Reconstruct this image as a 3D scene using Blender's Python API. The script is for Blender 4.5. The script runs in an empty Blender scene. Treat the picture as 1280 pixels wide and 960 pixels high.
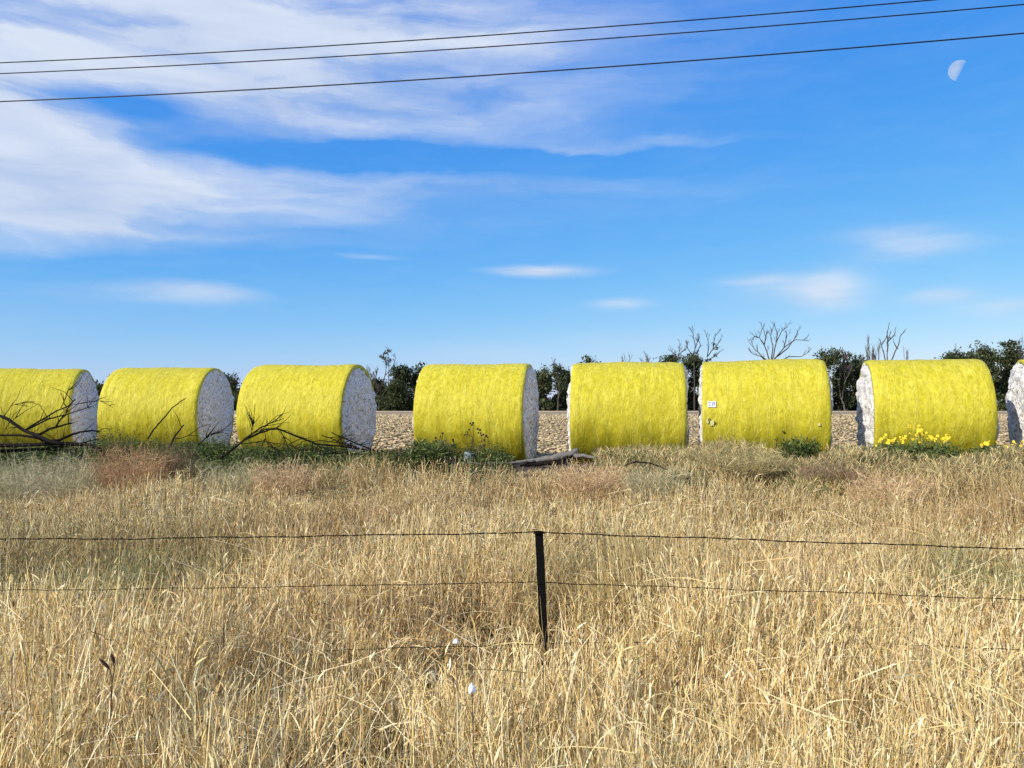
import bpy, bmesh, math, random
import numpy as np
from mathutils import Vector, Matrix, noise
R = math.radians
random.seed(7); rng = np.random.default_rng(11)
scene = bpy.context.scene
COL = scene.collection

# ------------------------------------------------------------------ camera
CAMZ = 1.37; FPX = 1000.0; PITCH = math.atan(27/FPX)
cd = bpy.data.cameras.new('camera'); cam = bpy.data.objects.new('camera', cd); COL.objects.link(cam)
cd.sensor_width = 36; cd.lens = 36*FPX/1280; cd.clip_end = 20000; cd.clip_start = .05
cam.location = (0, 0, CAMZ); cam.rotation_euler = (math.pi/2+PITCH, 0, 0)
scene.camera = cam
scene.render.resolution_x = 1024; scene.render.resolution_y = 768
scene.view_settings.view_transform = 'Standard'; scene.view_settings.look = 'None'
scene.view_settings.gamma = 1; scene.view_settings.exposure = 0.25

def dirpx(u, v):
    x = u-640; z = 480-v
    return Vector((x, FPX*math.cos(PITCH)-z*math.sin(PITCH), FPX*math.sin(PITCH)+z*math.cos(PITCH))).normalized()
def at(u, v, Y):
    """world point on the sight line of photo pixel (u,v) at ground distance Y"""
    d = dirpx(u, v); return Vector((0, 0, CAMZ)) + d*(Y/d.y)

# ------------------------------------------------------------------ sun + sky
SUN_EL = R(32); SUN_AZ = math.atan2(-.80, -.60)      # towards the sun, measured from +Y towards +X
sd = bpy.data.lights.new('sun', 'SUN'); so = bpy.data.objects.new('sun', sd); COL.objects.link(so)
sd.energy = 5.0; sd.angle = R(.53); sd.color = (1, .93, .82)
tosun = Vector((math.sin(SUN_AZ)*math.cos(SUN_EL), math.cos(SUN_AZ)*math.cos(SUN_EL), math.sin(SUN_EL)))
so.rotation_euler = tosun.to_track_quat('Z', 'Y').to_euler()

class NT:
    """tiny node-graph helper"""
    def __init__(s, tree): s.t = tree; tree.nodes.clear()
    def n(s, typ, ins=None, **kw):
        nd = s.t.nodes.new(typ)
        for k, v in kw.items(): setattr(nd, k, v)
        for k, v in (ins or {}).items():
            sk = nd.inputs[k]
            if isinstance(v, bpy.types.NodeSocket): s.t.links.new(v, sk)
            else: sk.default_value = v
        return nd
    def m(s, op, a, b=0.0, c=0.0, clamp=False):
        return s.n('ShaderNodeMath', {0: a, 1: b, 2: c}, operation=op, use_clamp=clamp).outputs[0]
    def ramp(s, fac, stops):
        nd = s.n('ShaderNodeValToRGB', {0: fac}); el = nd.color_ramp.elements
        while len(el) < len(stops): el.new(.5)
        for e, (p, c) in zip(el, stops):
            e.position = p; e.color = (c if isinstance(c, tuple) else (c, c, c)) + (1,)
        return nd.outputs[0]
    def mix(s, f, a, b, mode='MIX'):
        nd = s.n('ShaderNodeMix', data_type='RGBA', blend_type=mode)
        for sk, v in ((nd.inputs[0], f), (nd.inputs[6], a), (nd.inputs[7], b)):
            if isinstance(v, bpy.types.NodeSocket): s.t.links.new(v, sk)
            elif isinstance(v, tuple) and len(v) == 3: sk.default_value = v+(1,)
            else: sk.default_value = v
        return nd.outputs[2]

world = bpy.data.worlds.new('World'); scene.world = world; world.use_nodes = True
w = NT(world.node_tree)
sky = w.n('ShaderNodeTexSky', sky_type='NISHITA', sun_disc=False, sun_elevation=SUN_EL,
          sun_rotation=SUN_AZ % (2*math.pi), altitude=200, air_density=1.0, dust_density=.35, ozone_density=2.2)
skyc = w.n('ShaderNodeHueSaturation', {'Hue': .503, 'Saturation': 1.12, 'Value': 1.0, 'Color': sky.outputs[0]}).outputs[0]
sc3 = w.n('ShaderNodeSeparateColor', {0: skyc})      # deep, saturated afternoon blue
KS = .85
rgb = [w.m('MULTIPLY', w.m('POWER', w.m('MULTIPLY', sc3.outputs[i], .1), pw), k*10*KS) for i, (pw, k) in enumerate(((1.29, 1.04), (.72, .91), (.22, 1.02)))]
skyc = w.n('ShaderNodeCombineColor', {0: rgb[0], 1: rgb[1], 2: rgb[2]}).outputs[0]
gen = w.n('ShaderNodeTexCoord').outputs['Generated']
sp = w.n('ShaderNodeSeparateXYZ', {0: gen})
az = w.m('ARCTAN2', sp.outputs[0], sp.outputs[1]); el = w.m('ARCSINE', sp.outputs[2])
base = w.n('ShaderNodeCombineXYZ', {0: az, 1: el, 2: 0.0}).outputs[0]
def vscale(v, s): return w.n('ShaderNodeVectorMath', {0: v, 1: s}, operation='MULTIPLY').outputs[0]
wn = w.n('ShaderNodeTexNoise', {'Vector': vscale(base, (5, 16, 1)), 'Scale': 1.0, 'Detail': 5.0, 'Roughness': .6})
wo = w.n('ShaderNodeVectorMath', {0: wn.outputs['Color'], 1: (-.5, -.49, -.5)}, operation='ADD').outputs[0]
wo = vscale(wo, (.20, .05, 0))
P = w.n('ShaderNodeVectorMath', {0: base, 1: wo}, operation='ADD').outputs[0]
P2 = w.n('ShaderNodeVectorMath', {0: base, 1: vscale(wo, (.22, .30, 0))}, operation='ADD').outputs[0]
# cirrus patches: photo pixel of the centre, half width, half height (px), strength
CL = [(330, 62, 200, 80, .95), (120, 55, 150, 50, .45), (400, 135, 130, 28, .55), (30, 205, 85, 80, 1.15), (30, 120, 90, 45, .5), (110, 256, 150, 26, .65),
      (270, 236, 260, 26, .62), (540, 232, 180, 14, .34), (200, 160, 110, 14, .25), (620, 95, 160, 46, .20), (500, 30, 240, 40, .40), (760, 183, 110, 6, .42), (620, 176, 120, 10, .22),
      (150, 129, 50, 12, -1.5), (20, 35, 60, 26, -.35), (360, 184, 280, 20, -.75), (130, 330, 300, 26, -.5), (720, 160, 110, 40, .12), (620, 20, 140, 50, .2), (240, 362, 62, 11, .95), (672, 339, 48, 6, 1.1), (775, 379, 26, 6, .6),
      (1110, 292, 34, 8, .5), (1150, 309, 42, 9, .6), (990, 362, 50, 13, .5), (1035, 358, 24, 15, .6), (1045, 376, 26, 9, .3), (948, 347, 26, 5, .5), (1176, 370, 22, 6, .65), (1268, 383, 34, 8, .5), (465, 320, 30, 3, .35),
      (300, 290, 90, 7, .22), (800, 424, 70, 10, .25), (590, 441, 60, 8, .18), (-200, 150, 200, 110, .6)]
acc = None
for (u, v, hw, hh, s) in CL:
    d = dirpx(u, v); a0 = math.atan2(d.x, d.y); e0 = math.asin(d.z)
    sx = FPX/hw*.72; sy = FPX/hh*(.95 if hw > 70 else .8)
    q = w.n('ShaderNodeVectorMath', {0: P if hw > 70 else P2, 1: (sx, sy, 0), 2: (-a0*sx, -e0*sy, 0)}, operation='MULTIPLY_ADD').outputs[0]
    dd = w.n('ShaderNodeVectorMath', {0: q, 1: q}, operation='DOT_PRODUCT').outputs['Value']
    g = w.m('POWER', .3679, dd)
    acc = w.m('MULTIPLY', g, s) if acc is None else w.m('MULTIPLY_ADD', g, s, acc)
st = w.n('ShaderNodeTexNoise', {'Vector': vscale(P, (3.2, 22, 1)), 'Scale': 1.0, 'Detail': 7.0, 'Roughness': .52, 'Distortion': .4}).outputs['Fac']
st2 = w.n('ShaderNodeTexNoise', {'Vector': vscale(P, (11, 48, 1)), 'Scale': 1.0, 'Detail': 6.0, 'Roughness': .6}).outputs['Fac']
stt = w.m('ADD', w.m('MULTIPLY', st, .7), w.m('MULTIPLY', st2, .3))
mod = w.ramp(stt, [(.36, .42), (.62, 1.12)])
dens = w.m('MULTIPLY', w.m('MULTIPLY', acc, mod, clamp=True), .86)
thin = w.m('MULTIPLY', w.ramp(st2, [(.42, 0.0), (.75, 1.0)]), .05)
over = w.m('MAXIMUM', w.ramp(sp.outputs[2], [(.62, 0.0), (.85, 1.0)]), w.ramp(w.m('MULTIPLY_ADD', sp.outputs[1], -.5, .5), [(.5, 0.0), (.75, 1.0)]))
hi = w.n('ShaderNodeTexNoise', {'Vector': gen, 'Scale': 2.2, 'Detail': 5.0}).outputs['Fac']
over = w.m('MULTIPLY', over, w.ramp(hi, [(.38, .15), (.62, .80)]))      # unseen cirrus sheet added overhead and behind, to brighten and neutralise the fill
dens = w.m('ADD', w.m('ADD', dens, thin), over, clamp=True)
cloudc = w.mix(w.ramp(st, [(.35, 0.0), (.65, 1.0)]), (4.3, 5.2, 7.0), (6.6, 7.1, 7.9))
SKYMIX = w.mix(dens, skyc, cloudc)
bg = w.n('ShaderNodeBackground', {'Color': SKYMIX, 'Strength': .10})
w.n('ShaderNodeOutputWorld', {0: bg.outputs[0]})
try: world.cycles.sampling_method = 'MANUAL'; world.cycles.sample_map_resolution = 512
except Exception: pass

# ------------------------------------------------------------------ helpers
def tag(o, label=None, cat=None, group=None, kind=None):
    if label: o['label'] = label
    if cat: o['category'] = cat
    if group: o['group'] = group
    if kind: o['kind'] = kind
    return o
def empty(name, loc, rz=0):
    o = bpy.data.objects.new(name, None); COL.objects.link(o); o.location = loc; o.rotation_euler = (0, 0, rz)
    o.empty_display_size = .2
    return o
def link(name, me, mat, parent=None, smooth=False):
    if mat: me.materials.append(mat)
    if smooth: me.polygons.foreach_set('use_smooth', [True]*len(me.polygons))
    o = bpy.data.objects.new(name, me); COL.objects.link(o)
    if parent: o.parent = parent
    return o
def np_mesh(name, V, F, col=None):
    """V (n,3), F (m,k) all faces same size, col (n,3) per vertex"""
    me = bpy.data.meshes.new(name); V = np.asarray(V, np.float32); F = np.asarray(F, np.int32)
    k = F.shape[1]; m = len(F)
    me.vertices.add(len(V)); me.vertices.foreach_set('co', V.ravel())
    me.loops.add(m*k); me.loops.foreach_set('vertex_index', F.ravel())
    me.polygons.add(m); me.polygons.foreach_set('loop_start', np.arange(0, m*k, k, dtype=np.int32))
    try: me.polygons.foreach_set('loop_total', np.full(m, k, np.int32))
    except Exception: pass
    me.update(calc_edges=True)
    if col is not None:
        a = me.color_attributes.new('tint', 'FLOAT_COLOR', 'POINT')
        c = np.ones((len(V), 4), np.float32); c[:, :3] = col; a.data.foreach_set('color', c.ravel())
    return me
def py_mesh(name, vs, fs):
    me = bpy.data.meshes.new(name); me.from_pydata([tuple(v) for v in vs], [], fs); me.update(); return me
class MB:
    def __init__(s): s.v = []; s.f = []
    def tube(s, pts, rad, sides=6, cap=True):
        pts = [Vector(p) for p in pts]; n = len(pts); b = len(s.v)
        up = Vector((0, 0, 1)); prev = None
        for i, p in enumerate(pts):
            t = (pts[min(i+1, n-1)]-pts[max(i-1, 0)])
            if t.length < 1e-9: t = Vector((0, 0, 1))
            t.normalize()
            if prev is None:
                a = t.cross(up if abs(t.z) < .9 else Vector((1, 0, 0))).normalized()
            else:
                a = (prev-t*prev.dot(t)).normalized()
            prev = a; c = t.cross(a); r = rad[i] if hasattr(rad, '__len__') else rad
            for k in range(sides):
                an = 2*math.pi*k/sides
                s.v.append(p+a*math.cos(an)*r+c*math.sin(an)*r)
        for i in range(n-1):
            for k in range(sides):
                k2 = (k+1) % sides
                s.f.append((b+i*sides+k, b+i*sides+k2, b+(i+1)*sides+k2, b+(i+1)*sides+k))
        if cap:
            s.f.append(tuple(b+k for k in reversed(range(sides)))); s.f.append(tuple(b+(n-1)*sides+k for k in range(sides)))
    def box(s, c, h, rz=0):
        b = len(s.v); cs, sn = math.cos(rz), math.sin(rz)
        for dx in (-1, 1):
            for dy in (-1, 1):
                for dz in (-1, 1):
                    x, y = dx*h[0], dy*h[1]
                    s.v.append(Vector((c[0]+x*cs-y*sn, c[1]+x*sn+y*cs, c[2]+dz*h[2])))
        for q in ((0,1,3,2),(4,6,7,5),(0,4,5,1),(2,3,7,6),(0,2,6,4),(1,5,7,3)): s.f.append(tuple(b+i for i in q))
    def build(s, name, mat, parent=None, smooth=False, off=None):
        vs = s.v if off is None else [v-Vector(off) for v in s.v]
        return link(name, py_mesh(name, vs, s.f), mat, parent, smooth)

def sn2(x, y, f, seed=0):
    """cheap smooth pseudo noise, about -1..1"""
    r = np.random.default_rng(seed); o = 0
    for i in range(6):
        a = r.uniform(0, 2*np.pi); k = f*r.uniform(.6, 1.7); o = o+np.sin((np.cos(a)*x+np.sin(a)*y)*k+r.uniform(0, 6.28))
    return o/2.6
def sstep(a, b, x):
    t = np.clip((x-a)/(b-a), 0, 1); return t*t*(3-2*t)
def ground_z(x, y):
    v = y+.218*np.clip(x, -25, 25)
    z = -.45+.77*sstep(11.6, 14.5, v)-.32*sstep(15.0, 16.2, v)
    z = z+.04*sn2(x, y, .9, 3)*(1-sstep(15, 17, v))+.05*sn2(x, y, 2.2, 4)*sstep(11.5, 13, v)*(1-sstep(14.8, 16, v))
    return z

def ribbons(root, d, bend, L, W, seg, col, tip=.12, profile=None, sidehint=None):
    """bent thin blades; all arguments arrays of length N"""
    N = len(root); t = np.linspace(0, 1, seg+1)[None, :, None]
    c = root[:, None, :]+d[:, None, :]*L[:, None, None]*t+bend[:, None, :]*L[:, None, None]*t*t
    s = rng.normal(size=(N, 3)) if sidehint is None else sidehint
    s = s-(s*d).sum(1, keepdims=True)*d/((d*d).sum(1, keepdims=True)+1e-9)
    s /= np.linalg.norm(s, axis=1, keepdims=True)+1e-9
    if profile is None: pr = 1-(1-tip)*np.linspace(0, 1, seg+1)**1.5
    else: pr = np.asarray(profile)
    off = s[:, None, :]*(W[:, None]*pr[None, :]*.5)[:, :, None]
    V = np.stack([c-off, c+off], 2).reshape(-1, 3)
    b = (np.arange(N)*(seg+1)*2)[:, None]+np.arange(seg)[None, :]*2
    F = np.stack([b, b+1, b+3, b+2], -1).reshape(-1, 4)
    C = np.repeat(col, (seg+1)*2, axis=0)
    return V, F, C
def merge(parts):
    V = []; F = []; C = []; o = 0
    for v, f, c in parts:
        V.append(v); F.append(f+o); C.append(c); o += len(v)
    return np.concatenate(V), np.concatenate(F), np.concatenate(C)
def unit(a): return a/(np.linalg.norm(a, axis=1, keepdims=True)+1e-9)
def pal(N, cols, wts):
    cols = np.array(cols); wts = np.array(wts, float); i = rng.choice(len(cols), N, p=wts/wts.sum())
    c = cols[i]*rng.uniform(.78, 1.2, (N, 1)); return c*rng.uniform(.94, 1.06, (N, 3))

# ------------------------------------------------------------------ materials
def new_mat(name):
    m = bpy.data.materials.new(name); m.use_nodes = True; return m, NT(m.node_tree)
def out(g, sh, disp=None):
    g.n('ShaderNodeOutputMaterial', {0: sh})
def plain(name, col, rough=.8, var=.25, scale=20, bump=.3, metallic=0, dist=.01):
    m, g = new_mat(name)
    tc = g.n('ShaderNodeTexCoord').outputs['Object']
    nz = g.n('ShaderNodeTexNoise', {'Vector': tc, 'Scale': scale, 'Detail': 6.0, 'Roughness': .6}).outputs['Fac']
    c = g.mix(nz, tuple(x*(1-var) for x in col), tuple(min(1, x*(1+var)) for x in col))
    b = g.n('ShaderNodeBump', {'Height': nz, 'Strength': bump, 'Distance': dist})
    p = g.n('ShaderNodeBsdfPrincipled', {'Base Color': c, 'Roughness': rough, 'Metallic': metallic, 'Specular IOR Level': .06 if rough > .75 else .4, 'Normal': b.outputs[0]})
    out(g, p.outputs[0]); return m
def leafmat(name, trans=.3, rough=.6):
    m, g = new_mat(name)
    a = g.n('ShaderNodeAttribute', attribute_name='tint').outputs['Color']
    p = g.n('ShaderNodeBsdfPrincipled', {'Base Color': a, 'Roughness': rough, 'Specular IOR Level': .12})
    t = g.n('ShaderNodeBsdfTranslucent', {'Color': a})
    mx = g.n('ShaderNodeMixShader', {0: trans, 1: p.outputs[0], 2: t.outputs[0]})
    out(g, mx.outputs[0]); return m
M_grass = leafmat('dry_grass', .12, .7); M_leaf = leafmat('leaves', .25, .55)

def m_soil(name, c1, c2, c3):
    m, g = new_mat(name); tc = g.n('ShaderNodeTexCoord').outputs['Object']
    n1 = g.n('ShaderNodeTexNoise', {'Vector': tc, 'Scale': 1.3, 'Detail': 8.0, 'Roughness': .65}).outputs['Fac']
    n2 = g.n('ShaderNodeTexNoise', {'Vector': tc, 'Scale': 22.0, 'Detail': 5.0, 'Roughness': .7}).outputs['Fac']
    c = g.mix(g.ramp(n1, [(.35, 0.0), (.65, 1.0)]), c1, c2); c = g.mix(g.ramp(n2, [(.45, 0.0), (.7, 1.0)]), c, c3)
    b = g.n('ShaderNodeBump', {'Height': n2, 'Strength': .8, 'Distance': .04})
    p = g.n('ShaderNodeBsdfPrincipled', {'Base Color': c, 'Roughness': .95, 'Normal': b.outputs[0]}); out(g, p.outputs[0]); return m
M_soil = m_soil('verge_soil', (.035, .025, .017), (.06, .043, .028), (.10, .07, .045))
M_field = m_soil('field_soil', (.20, .145, .075), (.30, .22, .12), (.42, .32, .18))
M_straw = m_soil('straw_strip', (.46, .36, .22), (.52, .42, .27), (.40, .30, .18))

def m_wrap():
    m, g = new_mat('yellow_film'); tc = g.n('ShaderNodeTexCoord').outputs['Object']
    rnd = g.n('ShaderNodeObjectInfo').outputs['Random']
    sh = g.n('ShaderNodeCombineXYZ', {0: g.m('MULTIPLY', rnd, 37.0), 1: 0.0, 2: g.m('MULTIPLY', rnd, 11.0)}).outputs[0]
    v = g.n('ShaderNodeVectorMath', {0: tc, 1: sh}, operation='ADD').outputs[0]
    def nz(sc, vec, det=5.0, ro=.6, ds=0.0):
        q = g.n('ShaderNodeVectorMath', {0: vec, 1: sc}, operation='MULTIPLY').outputs[0]
        return g.n('ShaderNodeTexNoise', {'Vector': q, 'Scale': 1.0, 'Detail': det, 'Roughness': ro, 'Distortion': ds}).outputs['Fac']
    fibre = nz((15, 13, 10), v, 8.0, .72)             # cotton mottling seen through the film
    streak = nz((13, 3.0, 2.6), v, 5.0, .6, 1.2)      # vertical streaks round the bale
    patch = nz((1.6, 1.5, 1.9), v, 5.0, .6, .5)
    c = g.mix(g.ramp(fibre, [(.38, 0.0), (.62, 1.0)]), (.345, .295, .011), (.52, .46, .028))
    c = g.mix(g.m('MULTIPLY', g.ramp(streak, [(.42, 0.0), (.72, 1.0)]), .45), c, (.72, .66, .10))
    c = g.mix(g.m('MULTIPLY', g.ramp(patch, [(.44, 0.0), (.62, 1.0)]), .45), c, (.42, .36, .02))
    speck = nz((55, 55, 40), v, 2.0, .5)
    c = g.mix(g.m('MULTIPLY', g.ramp(speck, [(.63, 0.0), (.70, 1.0)]), .5), c, (.24, .20, .03))
    # film colour darker towards the foot, in irregular tongues
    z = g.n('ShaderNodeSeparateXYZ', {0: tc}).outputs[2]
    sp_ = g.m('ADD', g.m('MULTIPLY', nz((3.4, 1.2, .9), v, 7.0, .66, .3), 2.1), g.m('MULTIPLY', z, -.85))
    low_dark = g.ramp(sp_, [(.12, 0.0), (.55, 1.0)])
    c = g.mix(g.m('MULTIPLY', low_dark, .62), c, (.21, .185, .006))
    cre = g.ramp(nz((10, 1.6, 1.4), v, 4.0, .6, 1.0), [(.50, 0.0), (.545, 1.0), (.60, 0.0)])
    c = g.mix(g.m('MULTIPLY', g.m('MULTIPLY', cre, nz((2.5, 2.2, 2.2), v, 3.0, .5)), .45), c, (.80, .74, .16))
    h = g.m('ADD', g.m('ADD', g.m('MULTIPLY', fibre, .22), g.m('MULTIPLY', cre, .14)), g.m('MULTIPLY', nz((5, 3.2, 3), v, 4.0, .55, .5), .9))
    b = g.n('ShaderNodeBump', {'Height': h, 'Strength': .8, 'Distance': .035})
    p = g.n('ShaderNodeBsdfPrincipled', {'Base Color': c, 'Roughness': .55, 'Specular IOR Level': .14, 'Normal': b.outputs[0]})
    out(g, p.outputs[0]); return m
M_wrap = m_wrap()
def m_cotton():
    m, g = new_mat('raw_cotton'); tc = g.n('ShaderNodeTexCoord').outputs['Object']
    n1 = g.n('ShaderNodeTexNoise', {'Vector': tc, 'Scale': 9.0, 'Detail': 7.0, 'Roughness': .7}).outputs['Fac']
    vo = g.n('ShaderNodeTexNoise', {'Vector': tc, 'Scale': 21.0, 'Detail': 4.0, 'Roughness': .75}).outputs['Fac']
    c = g.mix(g.ramp(n1, [(.35, 0.0), (.65, 1.0)]), (.68, .66, .62), (.93, .91, .86))
    c = g.mix(g.m('MULTIPLY', g.ramp(vo, [(.53, 0.0), (.62, 1.0)]), .85), c, (.12, .09, .08))
    h = g.m('ADD', n1, g.m('MULTIPLY', vo, -.7))
    b = g.n('ShaderNodeBump', {'Height': h, 'Strength': 1.0, 'Distance': .06})
    p = g.n('ShaderNodeBsdfPrincipled', {'Base Color': c, 'Roughness': .95, 'Normal': b.outputs[0]}); out(g, p.outputs[0]); return m
M_cotton = m_cotton()
M_dead = plain('dead_wood', (.013, .011, .010), .85, .4, 30, .5)
M_grey = plain('weathered_wood', (.15, .14, .13), .85, .6, 14, .8, dist=.03)
M_bark = plain('bark', (.10, .09, .08), .9, .35, 2, .4)
M_barkd = plain('dark_bark', (.07, .06, .05), .9, .35, 2, .4)
M_steel = plain('black_post', (.005, .005, .005), .85, .4, 40, .4)
M_wire = plain('rusty_wire', (.012, .008, .006), .8, .4, 60, .3, 0)
M_cable = plain('cable', (.004, .005, .008), .6, .1, 5, .0)
M_paper = plain('paper_tag', (.80, .80, .84), .5, .04, 30, .05)
M_ink = plain('tag_print', (.10, .10, .25), .6, .1, 30, .0)
M_patch = plain('torn_film', (.58, .54, .22), .5, .2, 40, .5)
M_hole = plain('exposed_lint', (.14, .13, .02), .8, .2, 40, .5)
M_tin = plain('tin', (.35, .42, .43), .35, .35, 30, .3, .6)
M_label = plain('tin_print', (.04, .07, .08), .5, .5, 25, .1)
M_petal = plain('yellow_petal', (.85, .62, .02), .6, .15, 30, .0)
M_fc = plain('flower_centre', (.30, .14, .01), .8, .2, 60, .1)
M_boll = plain('cotton_fluff', (.88, .88, .88), .95, .05, 60, .8)
M_seed = plain('dark_seed', (.045, .022, .02), .8, .3, 80, .4)
M_twig = plain('dry_stalk', (.12, .085, .05), .8, .3, 60, .3)

# ------------------------------------------------------------------ ground + field
def grid_mesh(name, xs, ys, zf, mat):
    X, Y = np.meshgrid(xs, ys); Z = zf(X, Y); nx = len(xs); ny = len(ys)
    V = np.stack([X, Y, Z], -1).reshape(-1, 3)
    i = np.arange(ny-1)[:, None]*nx+np.arange(nx-1)[None, :]
    F = np.stack([i, i+1, i+nx+1, i+nx], -1).reshape(-1, 4)
    me = np_mesh(name, V, F); return link(name, me, mat, smooth=True)
xs = np.concatenate([[-6000, -1500, -400, -120, -60], np.arange(-30, 30.01, .25), [60, 120, 400, 1500, 6000]])
ys = np.concatenate([[-6000, -800, -100, -30, -10, -4], np.arange(-2, 20, .2), [22, 26, 34, 50, 90, 150, 250, 600, 1800, 6500]])
tag(grid_mesh('ground', xs, ys, ground_z, M_soil), kind='structure')
def field_z(x, y):
    row = .5+.5*np.cos(2*np.pi*(y-19.3)/.95)
    a = 1-sstep(60, 90, y)
    return .02+a*(.14*row**1.5+.02*sn2(x, y, 6, 8)+.015*sn2(x, y, 14, 9))+.0*x
xs = np.concatenate([np.linspace(-140, -32, 12), np.arange(-30, 34, .5), np.linspace(36, 140, 12)])
ys = np.concatenate([np.arange(18.8, 62, .16), [66, 72, 80, 100, 130, 165]])
ff = grid_mesh('field', xs, ys, lambda x, y: field_z(x, y)*sstep(18.4, 20.5, y+.218*np.clip(x, -25, 25)*.6)+.004, M_field); tag(ff, kind='structure')
fs = grid_mesh('field_margin', np.linspace(-220, 220, 60), np.array([165.5, 172, 185, 215, 260]), lambda x, y: .03+.05*np.abs(sn2(x, y, .4, 2)), M_straw); tag(fs, kind='structure')

# stubble and clods lying in the rows
def clods():
    pr = []
    rows = np.arange(19.3, 120, .95)
    N = 170000
    y0 = rows[(rng.random(N)**1.7*len(rows)).astype(int)]
    X = rng.uniform(-1, 1, N)*(y0*.68+3); Y = y0+rng.normal(0, .15, N)
    k = (Y+.218*X) > 19.0; X = X[k]; Y = Y[k]; N = len(X)
    s = rng.uniform(.014, .052, N)*rng.uniform(.6, 1.3, N)*(1+.012*(Y-20))
    Z = field_z(X, Y)+s*.3
    base = np.array([[1, 0, 0], [0, 1, 0], [-1, 0, 0], [0, -1, 0], [0, 0, .8], [0, 0, -.6]])
    J = base[None]*(1+rng.uniform(-.35, .35, (N, 6, 3)))*s[:, None, None]*np.array([1.7, .8, .65])
    V = (np.stack([X, Y, Z], 1)[:, None, :]+J).reshape(-1, 3)
    tri = np.array([[0, 1, 4], [1, 2, 4], [2, 3, 4], [3, 0, 4], [1, 0, 5], [2, 1, 5], [3, 2, 5], [0, 3, 5]])
    F = (np.arange(N)[:, None, None]*6+tri[None]).reshape(-1, 3)
    col = pal(N, [(.62, .49, .28), (.48, .37, .20), (.68, .56, .36), (.12, .085, .045)], [4, 4, 1.0, 2.8])
    me = np_mesh('crop_stubble', V, F, np.repeat(col, 6, 0))
    tag(link('crop_stubble', me, M_grass), 'tan clods and harvested stalk litter in rows on the field', 'stubble', kind='stuff')
clods()

# ------------------------------------------------------------------ cotton bales
BALES = [  # X, Y, yaw, half length, label
 (-11.97, 20.1, 11.2, 1.205, 'yellow wrapped cotton bale cut off by the left edge, behind the tangle of fallen branches'),
 (-8.26, 19.3, -1.9, 1.19, 'yellow wrapped round cotton bale with green weeds along its foot, overlapping the leftmost bale'),
 (-4.63, 18.3, -9.6, 1.25, 'yellow wrapped round cotton bale with broad shaded cotton end, behind the long arching dead branch'),
 (-0.74, 17.7, -9.8, 1.21, 'yellow wrapped round cotton bale with the dark seed-head weed and small tin before it'),
 (2.475, 17.1, -8.3, 1.205, 'yellow wrapped round cotton bale whose left foot stands behind the grey weathered log'),
 (5.155, 16.5, -14.0, 1.235, 'yellow wrapped round cotton bale with small white paper tag on its film'),
 (8.16, 15.95, -15.5, 1.08, 'yellow wrapped round cotton bale with a bank of yellow flowers along its foot'),
 (11.05, 15.3, -21.0, 1.2, 'cotton bale showing only a sliver of its white end at the right edge'),
]
BR = 1.15
def nse(p, sc): return noise.noise(Vector(p)*sc)
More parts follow.
